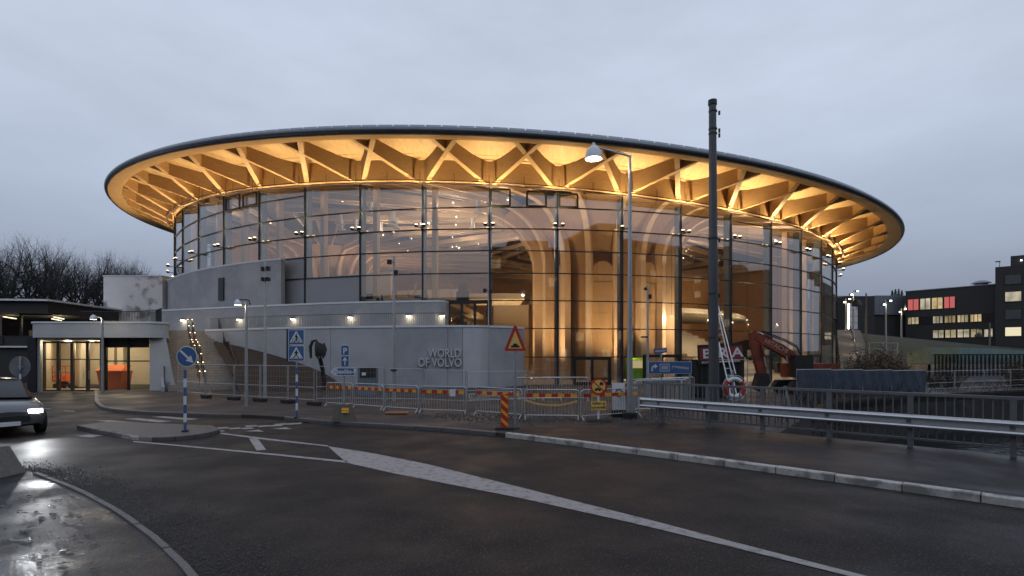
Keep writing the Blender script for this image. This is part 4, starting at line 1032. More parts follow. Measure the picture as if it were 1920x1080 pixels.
# hose looped over the railing
hx = rt(1470)
m = MB()
for k in range(4):
    o = k * .06; w = random.uniform(.12, .22)
    m.tube([(hx - w + o, -.07, .12 + .1 * k), (hx - w + o, -.07, .7), (hx - w * .8 + o, -.07, 1.16), (hx + o * .3, 0, 1.26), (hx + w * .6, -.07, 1.12), (hx + w + .03 * k, -.08, .6), (hx + w * .4 - .06 * k, -.10, .15), (hx - .25 - .16 * k, -.18 - .05 * k, .02)], .009, 5)
ho = m.obj('hose', material('grey_hose', (.20, .21, .21), .6), None, True); ho.location = rl.location; ho.rotation_euler = rl.rotation_euler
tag(ho, 'pale hose looped over the bridge railing and trailing on the footway', 'hose')
# ------------------------------------------------------------------ crowd barriers
def make_barrier(L, board=True):
    root = link('crowd_barrier', None); Hb = .96
    r = .09
    loop = [(-L / 2, 0, .14), (-L / 2, 0, Hb - r)] + [(-L / 2 + r - r * math.cos(t), 0, Hb - r + r * math.sin(t)) for t in (R_(45), R_(90))] + [(L / 2 - r + r * math.sin(t), 0, Hb - r + r * math.cos(t)) for t in (0, R_(45), R_(90))] + [(L / 2, 0, .14)]
    MB().tube(loop, .021, 6).tube([(-L / 2, 0, .15), (L / 2, 0, .15)], .018, 6).obj('frame', M['galv'], root, True)
    n = int(L / .105); m = MB()
    for i in range(1, n): m.cyl((-L / 2 + L * i / n, 0, .15), (-L / 2 + L * i / n, 0, Hb - .01), .0085, n=5)
    b = m.obj('bars', M['galv'], root); b['kind'] = 'stuff'
    for x in (-L / 2 + .02, L / 2 - .02): MB().tube([(x, -.15, .015), (x, -.11, .04), (x, 0, .15), (x, .11, .04), (x, .15, .015)], .018, 5).obj('foot', M['galv'], root)
    if board:
        bd = MB().box((0, -.034, .78), (L * .93, .02, .11)).obj('warning_board', M['yellow'], root)
        k = 8; w = L * .93 / k
        for i in range(0, k, 2): MB().box((-L * .465 + w * (i + .5), -.0375, .78), (w, .022, .112)).obj('red_stripe', M['red'], bd)
    return root
bspec = [((612, 762), (662, 764.5), 'at the end of the row beside the mesh fence'), ((664.5, 765.5), (719, 769.5), 'second in the row behind the concrete-footed sign'), ((721.5, 770), (784.5, 774.5), 'third in the row in front of the lettered wall'), ((787.5, 775), (875, 778.5), 'with a white notice taped to its board'),
         ((892, 778), (979, 786), 'behind the speed hump sign'), ((983, 787), (1086, 788), 'between the hump sign and the prohibition sign'), ((1088.5, 789), (1198, 781), 'behind the round prohibition sign, set askew')]
for (p, q, w) in bspec:
    P, Q = Vector((*G(*p, PZ), 0)), Vector((*G(*q, PZ), 0)); L = (Q - P).length
    o = make_barrier(L - .03); c = (P + Q) / 2; o.location = (c.x, c.y, PZ); o.rotation_euler = (0, 0, math.atan2((Q - P).y, (Q - P).x))
    tag(o, 'steel crowd barrier, red-yellow board, ' + w, 'barrier', 'crowd barriers round the site')
    if 'notice' in w: MB().box((L * .22, -.06, .76), (.22, .008, .24)).obj('notice', M['white'], o)
plainb = make_barrier(2.0, False); tag(plainb, 'bare steel crowd barrier stored upright behind the end of the bridge railing', 'barrier', 'stored crowd barriers')
sp = [(1222, 20.2, 20), (1236, 20.6, 24), (1252, 21.0, 18), (1268, 21.6, 30), (1286, 20.4, 64), (1240, 19.4, 12)]
for i, (px, Y, rz) in enumerate(sp):
    o = plainb if i == 0 else copy_tree(plainb)
    o.location = ((px - 960) / F * Y, Y, PZ); o.rotation_euler = (0, 0, R_(rz)); o.scale = (1, 1, 1.22)
laid = [(925, 24.4, 10, 78), (935, 24.9, 6, 80), (1010, 24.0, 3, 0), (1060, 24.3, -4, 0)]
for i, (px, Y, rz, tilt) in enumerate(laid):
    o = copy_tree(plainb); o.scale = (1, 1, 1.1)
    o.location = ((px - 960) / F * Y, Y, PZ + (.02 if not tilt else .06 + .10 * i)); o.rotation_euler = (R_(-tilt), 0, R_(rz))
    tag(o, ('bare steel crowd barrier lying flat on the pile by the pale wall panel' if tilt else 'bare steel crowd barrier standing near the hall entrance doors'), 'barrier', 'piled barriers' if tilt else 'barriers near the doors')
# ------------------------------------------------------------------ mesh site fence
def fence_panel(P, Q, h, label, block=True, nm='site_fence_panel', mat=None):
    P, Q = Vector((*P, 0)), Vector((*Q, 0)); L = (Q - P).length
    o = thing(nm, label, 'fence', (P.x, P.y, PZ), math.atan2((Q - P).y, (Q - P).x), 'mesh site fence panels')
    m = MB()
    for x in (.04, L - .04): m.cyl((x, 0, .1), (x, 0, h), .018, n=6)
    for z in (h - .02, h * .45, .22): m.cyl((.04, 0, z), (L - .04, 0, z), .012, n=5)
    m.obj('frame', M['galv'], o)
    w = MB()
    n = int(L / .16)
    for i in range(1, n): x = L * i / n; w.add([(x - .0022, 0, .22), (x + .0022, 0, .22), (x + .0022, 0, h - .02), (x - .0022, 0, h - .02)], [(0, 1, 2, 3)])
    for i in range(1, 6): z = .22 + (h - .24) * i / 6; w.add([(.04, 0, z - .0022), (L - .04, 0, z - .0022), (L - .04, 0, z + .0022), (.04, 0, z + .0022)], [(0, 1, 2, 3)])
    w.obj('wire_mesh', M['galv'], o)['kind'] = 'stuff'
    if block:
        f = MB(); x = L - .02
        f.box((x, 0, .09), (.68, .24, .11)).box((x - .22, 0, .05), (.18, .24, .1)).box((x + .22, 0, .05), (.18, .24, .1))
        f.obj('foot_block', M['rubber'], o)
    return o
fp = [(333, 741), (387, 746.5), (439, 750), (488, 753), (540, 756), (590, 760)]
wh = ['beside the portal', 'in front of the lit steps', 'at the foot of the steps', 'behind the slim lamp post', 'behind the crossing signs']
for i in range(5): fence_panel(G(*fp[i], PZ), G(*fp[i + 1], PZ), 1.62, 'wire mesh site fence panel ' + wh[i])
fq = [(592, 757), (660, 756), (722, 757), (794, 758), (874, 762), (990, 757)]
wh = ['left of the visitor parking sign', 'behind the visitor parking sign', 'below the middle of the lettered wall', 'below the raised lettering', 'in front of the rounded pale wall end']
for i in range(5): fence_panel(G(*fq[i], PZ), G(*fq[i + 1], PZ), 1.6 - .05 * i, 'wire mesh site fence panel ' + wh[i], False)
# sheeted fence on the far bank
def sheeted(P, Q, h, label):
    P, Q = Vector((*P, 0)), Vector((*Q, 0)); L = (Q - P).length
    o = thing('sheeted_fence_panel', label, 'fence', (P.x, P.y, PZ), math.atan2((Q - P).y, (Q - P).x), 'sheeted fence panels on the river bank')
    m = MB()
    for x in (.03, L - .03): m.cyl((x, 0, -.1), (x, 0, h + .04), .024, n=6)
    m.cyl((0, 0, h), (L, 0, h), .018, n=5); m.cyl((0, 0, .1), (L, 0, .1), .018, n=5); m.obj('frame', M['galv'], o)
    rows = [[(L * i / 12, -.03 + .025 * math.sin(i * 1.7 + j), .08 + (h - .1) * j / 4) for i in range(13)] for j in range(5)]
    MB().grid(rows).obj('sheet', M['tarp'], o, True)
fb = [(13.2, 25.6), (15.2, 26.3), (17.4, 27.4), (19.6, 28.5), (22.2, 29.6), (24.8, 30.9), (27.5, 32.1), (30.2, 33.4), (33.0, 34.8), (36, 36)]
for i in range(len(fb) - 1):
    if i < 4: sheeted(fb[i], fb[i + 1], 1.38 - .045 * i, 'blue-grey sheeted site fence panel along the river bank')
    else: o = fence_panel(fb[i], fb[i + 1], 1.2, 'wire mesh site fence panel on the river bank below the teal screens', False); o['group'] = 'mesh fence panels on the river bank'
# ------------------------------------------------------------------ signs
def fc(pts, y, t=.006): return MB().prism([(x, y, z) for x, z in pts], (0, -t, 0))
def circ(r, cx=0, cz=0, n=32): return [(cx + r * math.cos(2 * math.pi * i / n), cz + r * math.sin(2 * math.pi * i / n)) for i in range(n)]
def rrect(w, h, r, cx=0, cz=0, n=4):
    out = []
    for sx, sz, a in ((1, 1, 0), (-1, 1, 90), (-1, -1, 180), (1, -1, 270)):
        out += [(cx + sx * (w / 2 - r) + r * math.cos(R_(a + 90 * i / n)), cz + sz * (h / 2 - r) + r * math.sin(R_(a + 90 * i / n))) for i in range(n + 1)]
    return out
def striped_post(o, h, solid=.0):
    MB().cyl((0, 0, 0), (0, 0, h), .03, n=10).obj('post', M['galv'], o)
    n = 7; L = (h - solid) / n
    for i in range(n): MB().cyl((0, 0, i * L + .02), (0, 0, (i + 1) * L + .02), .037, n=12).obj('post_band', M['white'] if i % 2 else M['blue'], o)
def baseplate(o, r=.09): MB().cyl((0, 0, -.01), (0, 0, .03), r, n=12).obj('base', M['rubber'], o)
# keep-right sign on the island
x, y = G(347, 809, .1)
t = thing('keep_right_sign', 'round blue sign with a white arrow pointing down right on a striped post', 'sign', (x, y, .1))
kz = lambda py, Y=y: H + (YH - py) / F * Y
striped_post(t, kz(688) - .1, .1); baseplate(t)
cz = kz(668.5) - .1; rad = 19.3 / F * y
sh = 4.5 / F * y
MB().cyl((sh, -.01, cz), (sh, -.03, cz), rad, n=36).obj('sign_rim', M['white'], t)
fc(circ(rad * .93, sh, cz, 40), -.031, .004).obj('sign_face', M['blue'], t)
def rot2(pts, a, cx, cz): return [(cx + x * math.cos(a) - z * math.sin(a), cz + x * math.sin(a) + z * math.cos(a)) for x, z in pts]
ar = rot2([(-.24, -.028), (.06, -.028), (.06, -.10), (.25, 0), (.06, .10), (.06, .028), (-.24, .028)], R_(-43), sh, cz)
fc(ar, -.036, .004).obj('arrow', M['white'], t)
# crossing signs
x, y = G(556.5, 783.5, PZ)
t = thing('crossing_sign', 'pair of blue square cycle and pedestrian crossing signs on a striped post', 'sign', (x, y, PZ))
z = lambda py: H + (YH - py) / F * y - PZ
striped_post(t, z(690), 0); baseplate(t)
MB().cyl((0, 0, z(690)), (0, 0, z(618)), .03, n=8).obj('upper_post', M['galv'], t)
MB().box((-.30, .10, (z(617) + z(677)) / 2), (.05, .28, z(617) - z(677))).obj('side_plate', M['black'], t)
person = [[(0.0, .155), (.022, .15), (.03, .125), (.02, .10), (-.01, .10), (-.02, .13)],
          [(-.03, .095), (.03, .10), (.04, .02), (.03, -.03), (-.03, -.03), (-.035, .03)],
          [(-.03, .09), (-.085, .03), (-.075, .0), (-.03, .045)], [(.03, .095), (.085, .035), (.10, .01), (.085, .0), (.035, .05)],
          [(-.03, -.03), (.02, -.03), (-.05, -.11), (-.10, -.165), (-.125, -.15), (-.08, -.09)], [(-.005, -.03), (.03, -.03), (.065, -.09), (.12, -.155), (.095, -.165), (.04, -.11)]]
for k, (p0_, p1_) in enumerate(((618, 646.5), (648, 677))):
    w = 30 / F * y; hgt = (p1_ - p0_) / F * y; c = (z(p0_) + z(p1_)) / 2
    pl_ = fc(rrect(w, hgt, .03, 0, c), -.03, .012).obj('sign_plate', M['white'], t)
    fc(rrect(w * .93, hgt * .93, .025, 0, c), -.0435, .003).obj('blue_face', M['blue'], pl_)
    s = w / .6
    fc([(-.25 * s, c - .20 * s), (.25 * s, c - .20 * s), (0, c + .25 * s)], -.0475, .003).obj('white_triangle', M['white'], pl_)
    m = MB()
    if k: 
        for pg in person: f_ = fc([(a * s, c - .02 * s + b * s) for a, b in pg], -.0515, .003); m.add(f_.v, f_.f)
    else:
        for pg in [[(-.005, .155), (.025, .15), (.03, .12), (.01, .105), (-.015, .125)], [(-.03, .10), (.02, .105), (.05, .02), (.03, -.02), (-.03, .0), (-.045, .04)], [(-.02, .01), (.03, .0), (.02, -.12), (-.01, -.12)], [(.02, .08), (.09, .0), (.075, -.01), (.01, .05)]]:
            f_ = fc([(a * s, c - .02 * s + b * s) for a, b in pg], -.0515, .003); m.add(f_.v, f_.f)
        for cx in (-.085, .085):
            n = 16; o_ = circ(.062 * s, cx * s, c - .11 * s, n); i_ = circ(.045 * s, cx * s, c - .11 * s, n)
            for q in range(n): f_ = fc([o_[q], o_[(q + 1) % n], i_[(q + 1) % n], i_[q]], -.0515, .003); m.add(f_.v, f_.f)
    for q in range(4): f_ = fc([((-.20 + q * .115) * s, c - .185 * s), ((-.15 + q * .115) * s, c - .185 * s), ((-.13 + q * .115) * s, c - .165 * s), ((-.18 + q * .115) * s, c - .165 * s)], -.0515, .003); m.add(f_.v, f_.f)
    m.obj('pictogram', M['black'], pl_)
# visitor parking signs on a concrete foot
x, y = G(645, 789, PZ)
t = thing('parking_sign', 'blue visitor parking arrow sign below two small parking plates on a concrete foot', 'sign', (x, y, PZ))
z = lambda py: H + (YH - py) / F * y - PZ
u = y / F
MB().hexa([(-.30, -.3, 0), (.30, -.3, 0), (.30, .3, 0), (-.30, .3, 0)], [(-.19, -.18, .52), (.19, -.18, .52), (.19, .18, .52), (-.19, .18, .52)]).obj('concrete_foot', material('mossy_concrete', (.10, .095, .075), .8, var=.3, scale=8, bump=.4), t)
yp = MB().box((.12, -.27, .35), (.22, .02, .16), rx=R_(-13)).obj('yellow_plate', M['yellow'], t)
for q in (.06, .17): MB().cyl((q, -.275, .35), (q, -.295, .35), .014, n=6).obj('bolt', M['black'], t)
MB().cyl((.0, 0, .5), (.0, 0, z(646)), .038, n=8).obj('post', M['galv'], t)
for k, (a_, b_) in enumerate(((645.5, 666.5), (667, 688))):
    c = (z(a_) + z(b_)) / 2; pl_ = fc(rrect(15.5 * u, (b_ - a_) * u, .02, .05, c), -.05, .012).obj('sign_plate', M['white'], t)
    fc(rrect(14 * u, (b_ - a_ - 1.6) * u, .015, .05, c), -.0635, .003).obj('blue_face', M['blue'], pl_)
    if k == 0:
        put_text('letter', 'P', .26, M['white'], pl_, (.05, -.067, c - .04), 0, .003, .006)
        fc([(-.07, c + .11), (.05, c + .145), (.17, c + .11), (.17, c + .135), (.05, c + .175), (-.07, c + .135)], -.0675, .003).obj('roof_mark', M['white'], pl_)
    else: fc([(.035, c - .13), (.065, c - .13), (.065, c + .04), (.12, c + .01), (.12, c + .04), (.05, c + .13), (-.02, c + .04), (-.02, c + .01), (.035, c + .04)], -.0675, .003).obj('arrow', M['white'], pl_)
c = (z(689) + z(704.5)) / 2; x0_, x1_ = (620 - 645) * u, (667 - 645) * u; hh_ = 15.5 * u / 2
pl_ = fc([(x0_, c), (x0_ + .14, c - hh_), (x1_, c - hh_), (x1_, c + hh_), (x0_ + .14, c + hh_)], -.05, .012).obj('arrow_plate', M['white'], t)
fc([(x0_ + .045, c), (x0_ + .16, c - hh_ + .025), (x1_ - .02, c - hh_ + .025), (x1_ - .02, c + hh_ - .025), (x0_ + .16, c + hh_ - .025)], -.0635, .003).obj('blue_face', M['blue'], pl_)
fc([(x0_ + .06, c), (x0_ + .17, c - hh_ + .03), (x0_ + .23, c - hh_ + .03), (x0_ + .12, c), (x0_ + .23, c + hh_ - .03), (x0_ + .17, c + hh_ - .03)], -.0675, .003).obj('arrow_head', M['white'], pl_)
put_text('sign_text', 'Besöks-P', .19, M['white'], pl_, ((x0_ + x1_) / 2 + .10, -.067, c), 0, .003, .005, .95, 1.0)
# speed hump sign
x, y = G(966, 803.5, PZ)
t = thing('speed_hump_sign', 'red-edged yellow triangle speed hump sign on a grey post', 'sign', (x, y, PZ))
z = lambda py: H + (YH - py) / F * y - PZ
u = y / F
MB().cyl((0, 0, 0), (0, 0, z(612)), .035, n=10).obj('post', M['galv'], t); baseplate(t, .13)
def tri(s, zc): return [(-20 * u * s, zc - 14.5 * u * s), (-19 * u * s, zc - 16.5 * u * s), (19 * u * s, zc - 16.5 * u * s), (20 * u * s, zc - 14.5 * u * s), (2 * u * s, zc + 31 * u * s), (-2 * u * s, zc + 31 * u * s)]
zc = z(641.5); pl_ = fc(tri(1, zc), -.045, .012).obj('red_triangle', M['red'], t)
fc([(-13.2 * u, zc - 12 * u), (13.2 * u, zc - 12 * u), (0, zc + 21 * u)], -.0585, .003).obj('yellow_face', M['paleyellow'], pl_)
fc([(-8 * u, zc - 10 * u), (8 * u, zc - 10 * u), (8 * u, zc - 6.5 * u)] + [(4.6 * u * math.cos(q), zc - 6.5 * u + 4.2 * u * math.sin(q)) for q in [R_(20 * i) for i in range(10)]] + [(-8 * u, zc - 6.5 * u)], -.0625, .003).obj('hump', M['black'], pl_)
# slanted hazard marker
x, y = G(946, 805.5, PZ); u = y / F
t = thing('hazard_marker', 'upright red hazard board with yellow diagonal bars beside the kerb', 'marker', (x, y, PZ), R_(-3))
mk = MB().box((0, 0, 34 * u), (14.5 * u, .03, 66 * u)).obj('board', M['red'], t)
for q in range(4):
    zz = (5 + q * 17) * u; w = 6.3 * u
    fc([(-w, zz + 11 * u), (w, zz), (w, zz + 7 * u), (-w, zz + 18 * u)] if q < 3 else [(-w, zz + 11 * u), (w, zz), (w, zz + 7 * u), (w * .2, 66 * u), (-w, 66 * u)], -.0155, .003).obj('yellow_bar', M['yellow'], mk)
MB().box((0, .02, .03), (.5, .34, .06)).obj('foot', M['rubber'], t)
# no goods vehicles sign
x, y = G(1122, 791, PZ); u = y / F
t = thing('prohibition_sign', 'round red and yellow no-vehicles sign above a yellow text plate on a white post', 'sign', (x, y, PZ))
z = lambda py: H + (YH - py) / F * y - PZ
MB().cyl((0, 0, .03), (0, 0, z(712)), .032, n=10).obj('post', M['white'], t)
MB().hexa([(-.40, -.25, 0), (.40, -.25, 0), (.40, .25, 0), (-.40, .25, 0)], [(-.32, -.2, .09), (.32, -.2, .09), (.32, .2, .09), (-.32, .2, .09)]).obj('foot', M['rubber'], t)
zc = z(724.5); pl_ = fc(circ(16 * u, 0, zc, 36), -.045, .012).obj('red_disc', M['red'], t)
fc(circ(12.3 * u, 0, zc, 36), -.0585, .003).obj('yellow_face', M['paleyellow'], pl_)
fc(rot2([(-12.5 * u, -1.1 * u), (12.5 * u, -1.1 * u), (12.5 * u, 1.1 * u), (-12.5 * u, 1.1 * u)], R_(-43), 0, zc), -.0625, .004).obj('red_bar', M['red'], pl_)
m = MB()
for pg in ([(1.5, 3), (8.5, 3), (8.5, 6), (7, 8.2), (3, 8.2), (1.5, 6)], [(2, 1.6), (3.6, 1.6), (3.6, 3), (2, 3)], [(6.4, 1.6), (8, 1.6), (8, 3), (6.4, 3)], [(-7.5, -6.5), (3.5, -6.5), (3.8, -4), (0, -3.4), (-2, -1.5), (-4, -3.4), (-7, -3.8)]):
    f_ = fc([(a * u, zc + b * u) for a, b in pg], -.0625, .003); m.add(f_.v, f_.f)
for cx in (-5.4, 1.5): f_ = fc(circ(2.2 * u, cx * u, zc - 6.6 * u, 12), -.0625, .0035); m.add(f_.v, f_.f)
m.obj('vehicle_pictograms', M['black'], pl_)
zc = z(760); pl_ = fc(rrect(28.5 * u, 17 * u, .02, 0, zc), -.045, .01).obj('text_plate', M['paleyellow'], t)
put_text('sign_text', 'Gäller ej', .115, M['black'], pl_, (0, -.057, zc + .065), 0, .002, .002)
put_text('sign_text', 'byggtrafik', .115, M['black'], pl_, (0, -.057, zc - .06), 0, .002, .002)
# small white board with black ring leaning on the barrier
x, y, z_ = A(1160, 735, 18.4)
t = thing('white_notice_board', 'white plastic notice board with a black ring leaning behind the askew barrier', 'board', (x, y, PZ))
MB().box((0, 0, .68), (.42, .04, .9), rx=R_(-8)).obj('panel', M['white'], t)
for (r0, r1) in ((.13, .09),):
    n = 20; m = MB(); o_ = circ(r0, 0, .80, n); i_ = circ(r1, 0, .80, n)
    for q in range(n): f_ = fc([o_[q], o_[(q + 1) % n], i_[(q + 1) % n], i_[q]], -.05, .004); m.add(f_.v, f_.f)
    m.obj('ring_mark', M['black'], t)
MB().box((0, 0, .12), (.5, .3, .2)).obj('foot', M['black'], t)
# blue direction sign and street name plate
x, y, _ = A(1256, 700, 19.6); u = y / F; z = lambda py: H + (YH - py) / F * y - PZ
t = thing('direction_sign', 'wide blue direction sign with a turning arrow and a covered name', 'sign', (x, y, PZ))
for q in (-.7, .72): MB().cyl((q, .04, 0), (q, .04, z(676)), .035, n=8).obj('post', M['galv'], t)
c = (z(678) + z(700.5)) / 2; w = 81 * u
pl_ = fc(rrect(w, 23 * u, .02, 0, c), .0, .02).obj('sign_plate', M['white'], t)
fc(rrect(w - .025, 23 * u - .025, .015, 0, c), -.0215, .003).obj('blue_face', M['blue'], pl_)
ax = -.60
fc([(ax - .06, c - .13), (ax - .015, c - .13), (ax - .015, c - .02), (ax + .02, c + .02), (ax + .06, c + .02), (ax + .06, c - .04), (ax + .16, c + .05), (ax + .06, c + .14), (ax + .06, c + .075), (ax + .0, c + .075), (ax - .06, c + .01)], -.0255, .003).obj('arrow', M['white'], pl_)
e_ = fc(rrect(18.5 * u, 14.5 * u, .02, -.19, c), -.0255, .003).obj('venue_mark', M['white'], pl_)
fc(rrect(17 * u, 13 * u, .015, -.19, c), -.0290, .002).obj('venue_mark_field', M['blue'], e_)
m = MB()
for q in range(8):
    for dz in (-.09, .09): f_ = fc(rrect(.022, .022, .004, -.33 + q * .04, c + dz), -.0315, .002); m.add(f_.v, f_.f)
for dz in (-.035, 0, .035): f_ = fc(rrect(.24, .018, .004, -.19, c + dz), -.0315, .002); m.add(f_.v, f_.f)
m.obj('venue_mark_bars', M['white'], e_)
fc([(.06, c - .07), (.12, c + .03), (.20, c - .01), (.66, c - .07), (.67, c + .01), (.22, c + .06), (.08, c + .08)], -.0255, .003).obj('cover_tape', material('grey_tape', (.30, .32, .33), .6), pl_)
x, y, _ = A(1238, 660, 19.9)
t = thing('street_name_plate', 'small tilted blue street name plate above the wide direction sign', 'sign', (x, y, PZ), R_(6))
u = y / F; MB().cyl((.05, .03, 0), (.05, .03, z(655)), .03, n=8).obj('post', M['galv'], t)
c = (z(652.5) + z(663)) / 2
pl_ = MB().box((0, 0, c), (25.5 * u, .02, 9.5 * u), ry=R_(-7)).obj('sign_plate', M['blue'], t)
o = put_text('sign_text', 'Vörtgatan', .10, M['white'], pl_, (0, -.014, c), 0, .002, .002); o.rotation_euler = (R_(90), R_(-7), 0)
# the sign seen from behind, on the far left, and the warning triangle by it
x, y = G(38, 757); u = y / F; z = lambda py: H + (YH - py) / F * y
t = thing('sign_back', 'round sign seen from its grey back on a striped post by the portal', 'sign', (x, y, 0))
striped_post(t, z(693), .0); MB().cyl((0, 0, z(693)), (0, 0, z(668)), .04, n=8).obj('upper_post', M['galv'], t)
MB().cyl((-.08, .06, z(688)), (-.08, .09, z(688)), 20 * u, n=32).obj('sign_plate', material('sign_back_grey', (.16, .165, .17), .5, .3), t)
MB().box((.0, .04, z(688)), (.25, .05, .05)).obj('bracket', M['galv'], t)
x, y = G(28, 738); u = y / F
t = thing('warning_triangle', 'low red and yellow warning triangle standing on the road near the striped post', 'sign', (x, y, 0))
MB().prism([(-.42, 0, .04), (.42, 0, .04), (0, 0, .72)], (0, .03, 0)).obj('red_triangle', M['red'], t)
MB().prism([(-.27, -.006, .12), (.27, -.006, .12), (0, -.006, .56)], (0, .003, 0)).obj('yellow_face', M['yellow'], t)
MB().box((0, .1, .03), (.6, .3, .05)).obj('foot', M['rubber'], t)
# ------------------------------------------------------------------ lamp posts, camera masts, tall pole
def bell(o, c, s, lit, energy, mat='white'):
    sh = MB().lathe([(.05 * s, .42 * s), (.12 * s, .38 * s), (.24 * s, .22 * s), (.27 * s, .02 * s), (.255 * s, .0), (.22 * s, .2 * s), (.10 * s, .34 * s)], 18, c).obj('lamp_shade', M[mat], o, True)
    if lit:
        MB().lathe([(.001, .03 * s), (.21 * s, .05 * s), (.18 * s, .16 * s)], 14, c).obj('lamp_bulb', M['warmwhite'], sh)
        lamp('street_light', 'POINT', (c[0], c[1], c[2] - .06), energy, (1, .80, .52), o, .12)
x, y = G(1181, 785, PZ); u = y / F; zz = lambda py: H + (YH - py) / F * y - PZ
t = thing('tall_street_lamp', 'tall galvanised street lamp with long arm and lit bell shade', 'street lamp', (x, y, PZ))
MB().cyl((0, 0, 0), (0, 0, zz(292)), .10, .045, 12).obj('pole', M['galv'], t, True)
MB().lathe([(.24, 0), (.24, .2), (.11, .22)], 12).obj('base', M['black'], t)
ax = (1120 - 1181) * u
MB().tube([(0, 0, zz(294)), (-.12, 0, zz(291)), (ax, 0, zz(276))], .035, 8).obj('arm', M['galv'], t, True)
bell(t, ((1113 - 1181) * u, 0, zz(298)), 1.05, True, 60)
MB().lathe([(.001, .12), (.05, .1), (.06, 0)], 10, ((1113 - 1181) * u, 0, zz(298) + .42)).obj('shade_cap', M['white'], t)
x, y = G(462, 761.5, PZ); u = y / F; zz = lambda py: H + (YH - py) / F * y - PZ
t = thing('slim_street_lamp', 'slim grey street lamp with lit bell shade at the foot of the steps', 'street lamp', (x, y, PZ))
MB().cyl((0, 0, 0), (0, 0, zz(564)), .065, .045, 10).obj('pole', M['galv'], t, True)
MB().tube([(.15, 0, zz(571)), (.1, 0, zz(563)), (0, 0, zz(562)), ((447 - 462) * u, 0, zz(562))], .028, 6).obj('arm', M['frame'], t, True)
bell(t, ((446 - 462) * u, 0, zz(572)), .55, True, 22)
x, y = G(192, 737, PZ); u = y / F; zz = lambda py: H + (YH - py) / F * y - PZ
t = thing('portal_street_lamp', 'grey street lamp with a wide bell shade standing before the portal', 'street lamp', (x, y, PZ))
MB().cyl((0, 0, 0), (0, 0, zz(600)), .075, .055, 10).obj('pole', M['galv'], t, True)
MB().tube([(0, 0, zz(601)), (-.05, 0, zz(596)), ((178 - 192) * u, 0, zz(593))], .03, 6).obj('arm', M['galv'], t, True)
bell(t, ((175 - 192) * u, 0, zz(599)), .62, True, 22)
def mast(px, ytop, base, label, heads, r=.05):
    x, y = G(px, base, PZ); u = y / F; zz = lambda py: H + (YH - py) / F * y - PZ
    t = thing('camera_mast', label, 'mast', (x, y, PZ))
    MB().cyl((0, 0, 0), (0, 0, zz(ytop)), r * 1.3, r * .8, 8).obj('pole', M['galv'], t, True)
    for (dx, py, w, h) in heads:
        m = MB().box((dx * u, -.06, zz(py)), (w * u, .18, h * u)); m.beam((0, 0, zz(py)), (dx * u, -.03, zz(py)), .03, .03); m.obj('camera_box', M['frame'], t)
mast(497, 488, 748, 'pale tall camera mast in front of the curved drum wall', [(7, 504, 6, 8), (-3, 505, 5, 8), (6, 524, 8, 7), (-3, 524, 4, 7)], .065)
mast(739, 481, 752, 'pale tall camera mast in front of the parapet wall, left of the lettering', [(-8, 492, 8, 8), (4, 512, 7, 9), (0, 694, 11, 3)], .065)
mast(713, 545, 722, 'thinner camera mast standing close to the lettered wall', [(-4, 562, 5, 6), (4, 562, 4, 6)], .05)
mast(916, 540, 727, 'short camera mast against the glass near the upper terrace door', [(-7, 545, 6, 7), (5, 546, 4, 7)], .045)
mast(1214.5, 534, 742, 'thin camera mast beside the street name plate', [(-5, 542, 4, 5), (4, 556, 4, 8), (-7, 632, 12, 3)], .055)
x, y = G(1339, 790, PZ); u = y / F; zz = lambda py: H + (YH - py) / F * y - PZ
t = thing('dark_mast', 'thick dark grey mast towering over the roof behind the bridge railing', 'pole', (x, y, PZ))
MB().cyl((0, 0, 0), (-.03, 0, zz(480)), 9.6 * u, 8.6 * u, 20).cyl((-.03, 0, zz(480)), (-.05, 0, zz(190)), 7.9 * u, 6.6 * u, 20).obj('shaft', M['pole'], t, True)
MB().cyl((-.05, 0, zz(197)), (-.05, 0, zz(188)), 8 * u, n=20).obj('cap', M['black'], t)
for py in (208, 241, 250, 446, 550, 632): MB().cyl((-.04, 0, zz(py + 2)), (-.04, 0, zz(py)), 9.2 * u if py > 400 else 7.9 * u, n=20).box((8.5 * u, -.05, zz(py + 5)), (.05, .05, .12)).obj('strap', M['black'], t)
# far lamps on the grass slope and by the right edge
for px, pt_, pb, Y, lab in ((1600, 545, 640, 72, 'floodlight mast at the head of the hillside steps'), (1586, 560, 640, 80, 'thin lamp mast beside the glowing wall panel'), (1661, 563, 650, 66, 'pale floodlight mast in the middle of the grass slope'), (1690, 578, 632, 78, 'thin floodlight mast in front of the office windows'), (1624, 550, 690, 52, 'dark lamp mast with drooping head beside the shrubs'), (1856, 605, 700, 44, 'slim lamp mast in front of the teal screen')):
    x, y, z1 = A(px, pt_, Y); z0 = hh(x, y); t = thing('slope_lamp', lab, 'street lamp', (x, y, z0))
    MB().cyl((0, 0, 0), (0, 0, z1 - z0), .13 if Y > 50 else .08, .07 if Y > 50 else .05, 8).obj('pole', M['galv'] if px not in (1624, 1856) else M['railgrey'], t, True)
    if px in (1624, 1856): bell(t, (-.9, 0, z1 - z0 - 1.2), 1.6 if px == 1624 else 1.0, False, 0, 'frame'); MB().beam((0, 0, z1 - z0 - .5), (-.9, 0, z1 - z0 - .55), .06, .06).obj('arm', M['frame'], t)
    else:
        for sx in (-.35, .4):
            h_ = MB().box((sx, -.1, z1 - z0 - .3 + sx * .6), (.4, .3, .22)).obj('floodlight', M['frame'], t); MB().box((sx, -.27, z1 - z0 - .33 + sx * .6), (.26, .03, .14)).obj('floodlight_lens', M['cool'] if px in (1600, 1661) else M['warmwhite'], h_)
        lamp('flood_light', 'POINT', (0, -.8, z1 - z0 - .6), 45, (1, .85, .6), t, .2)
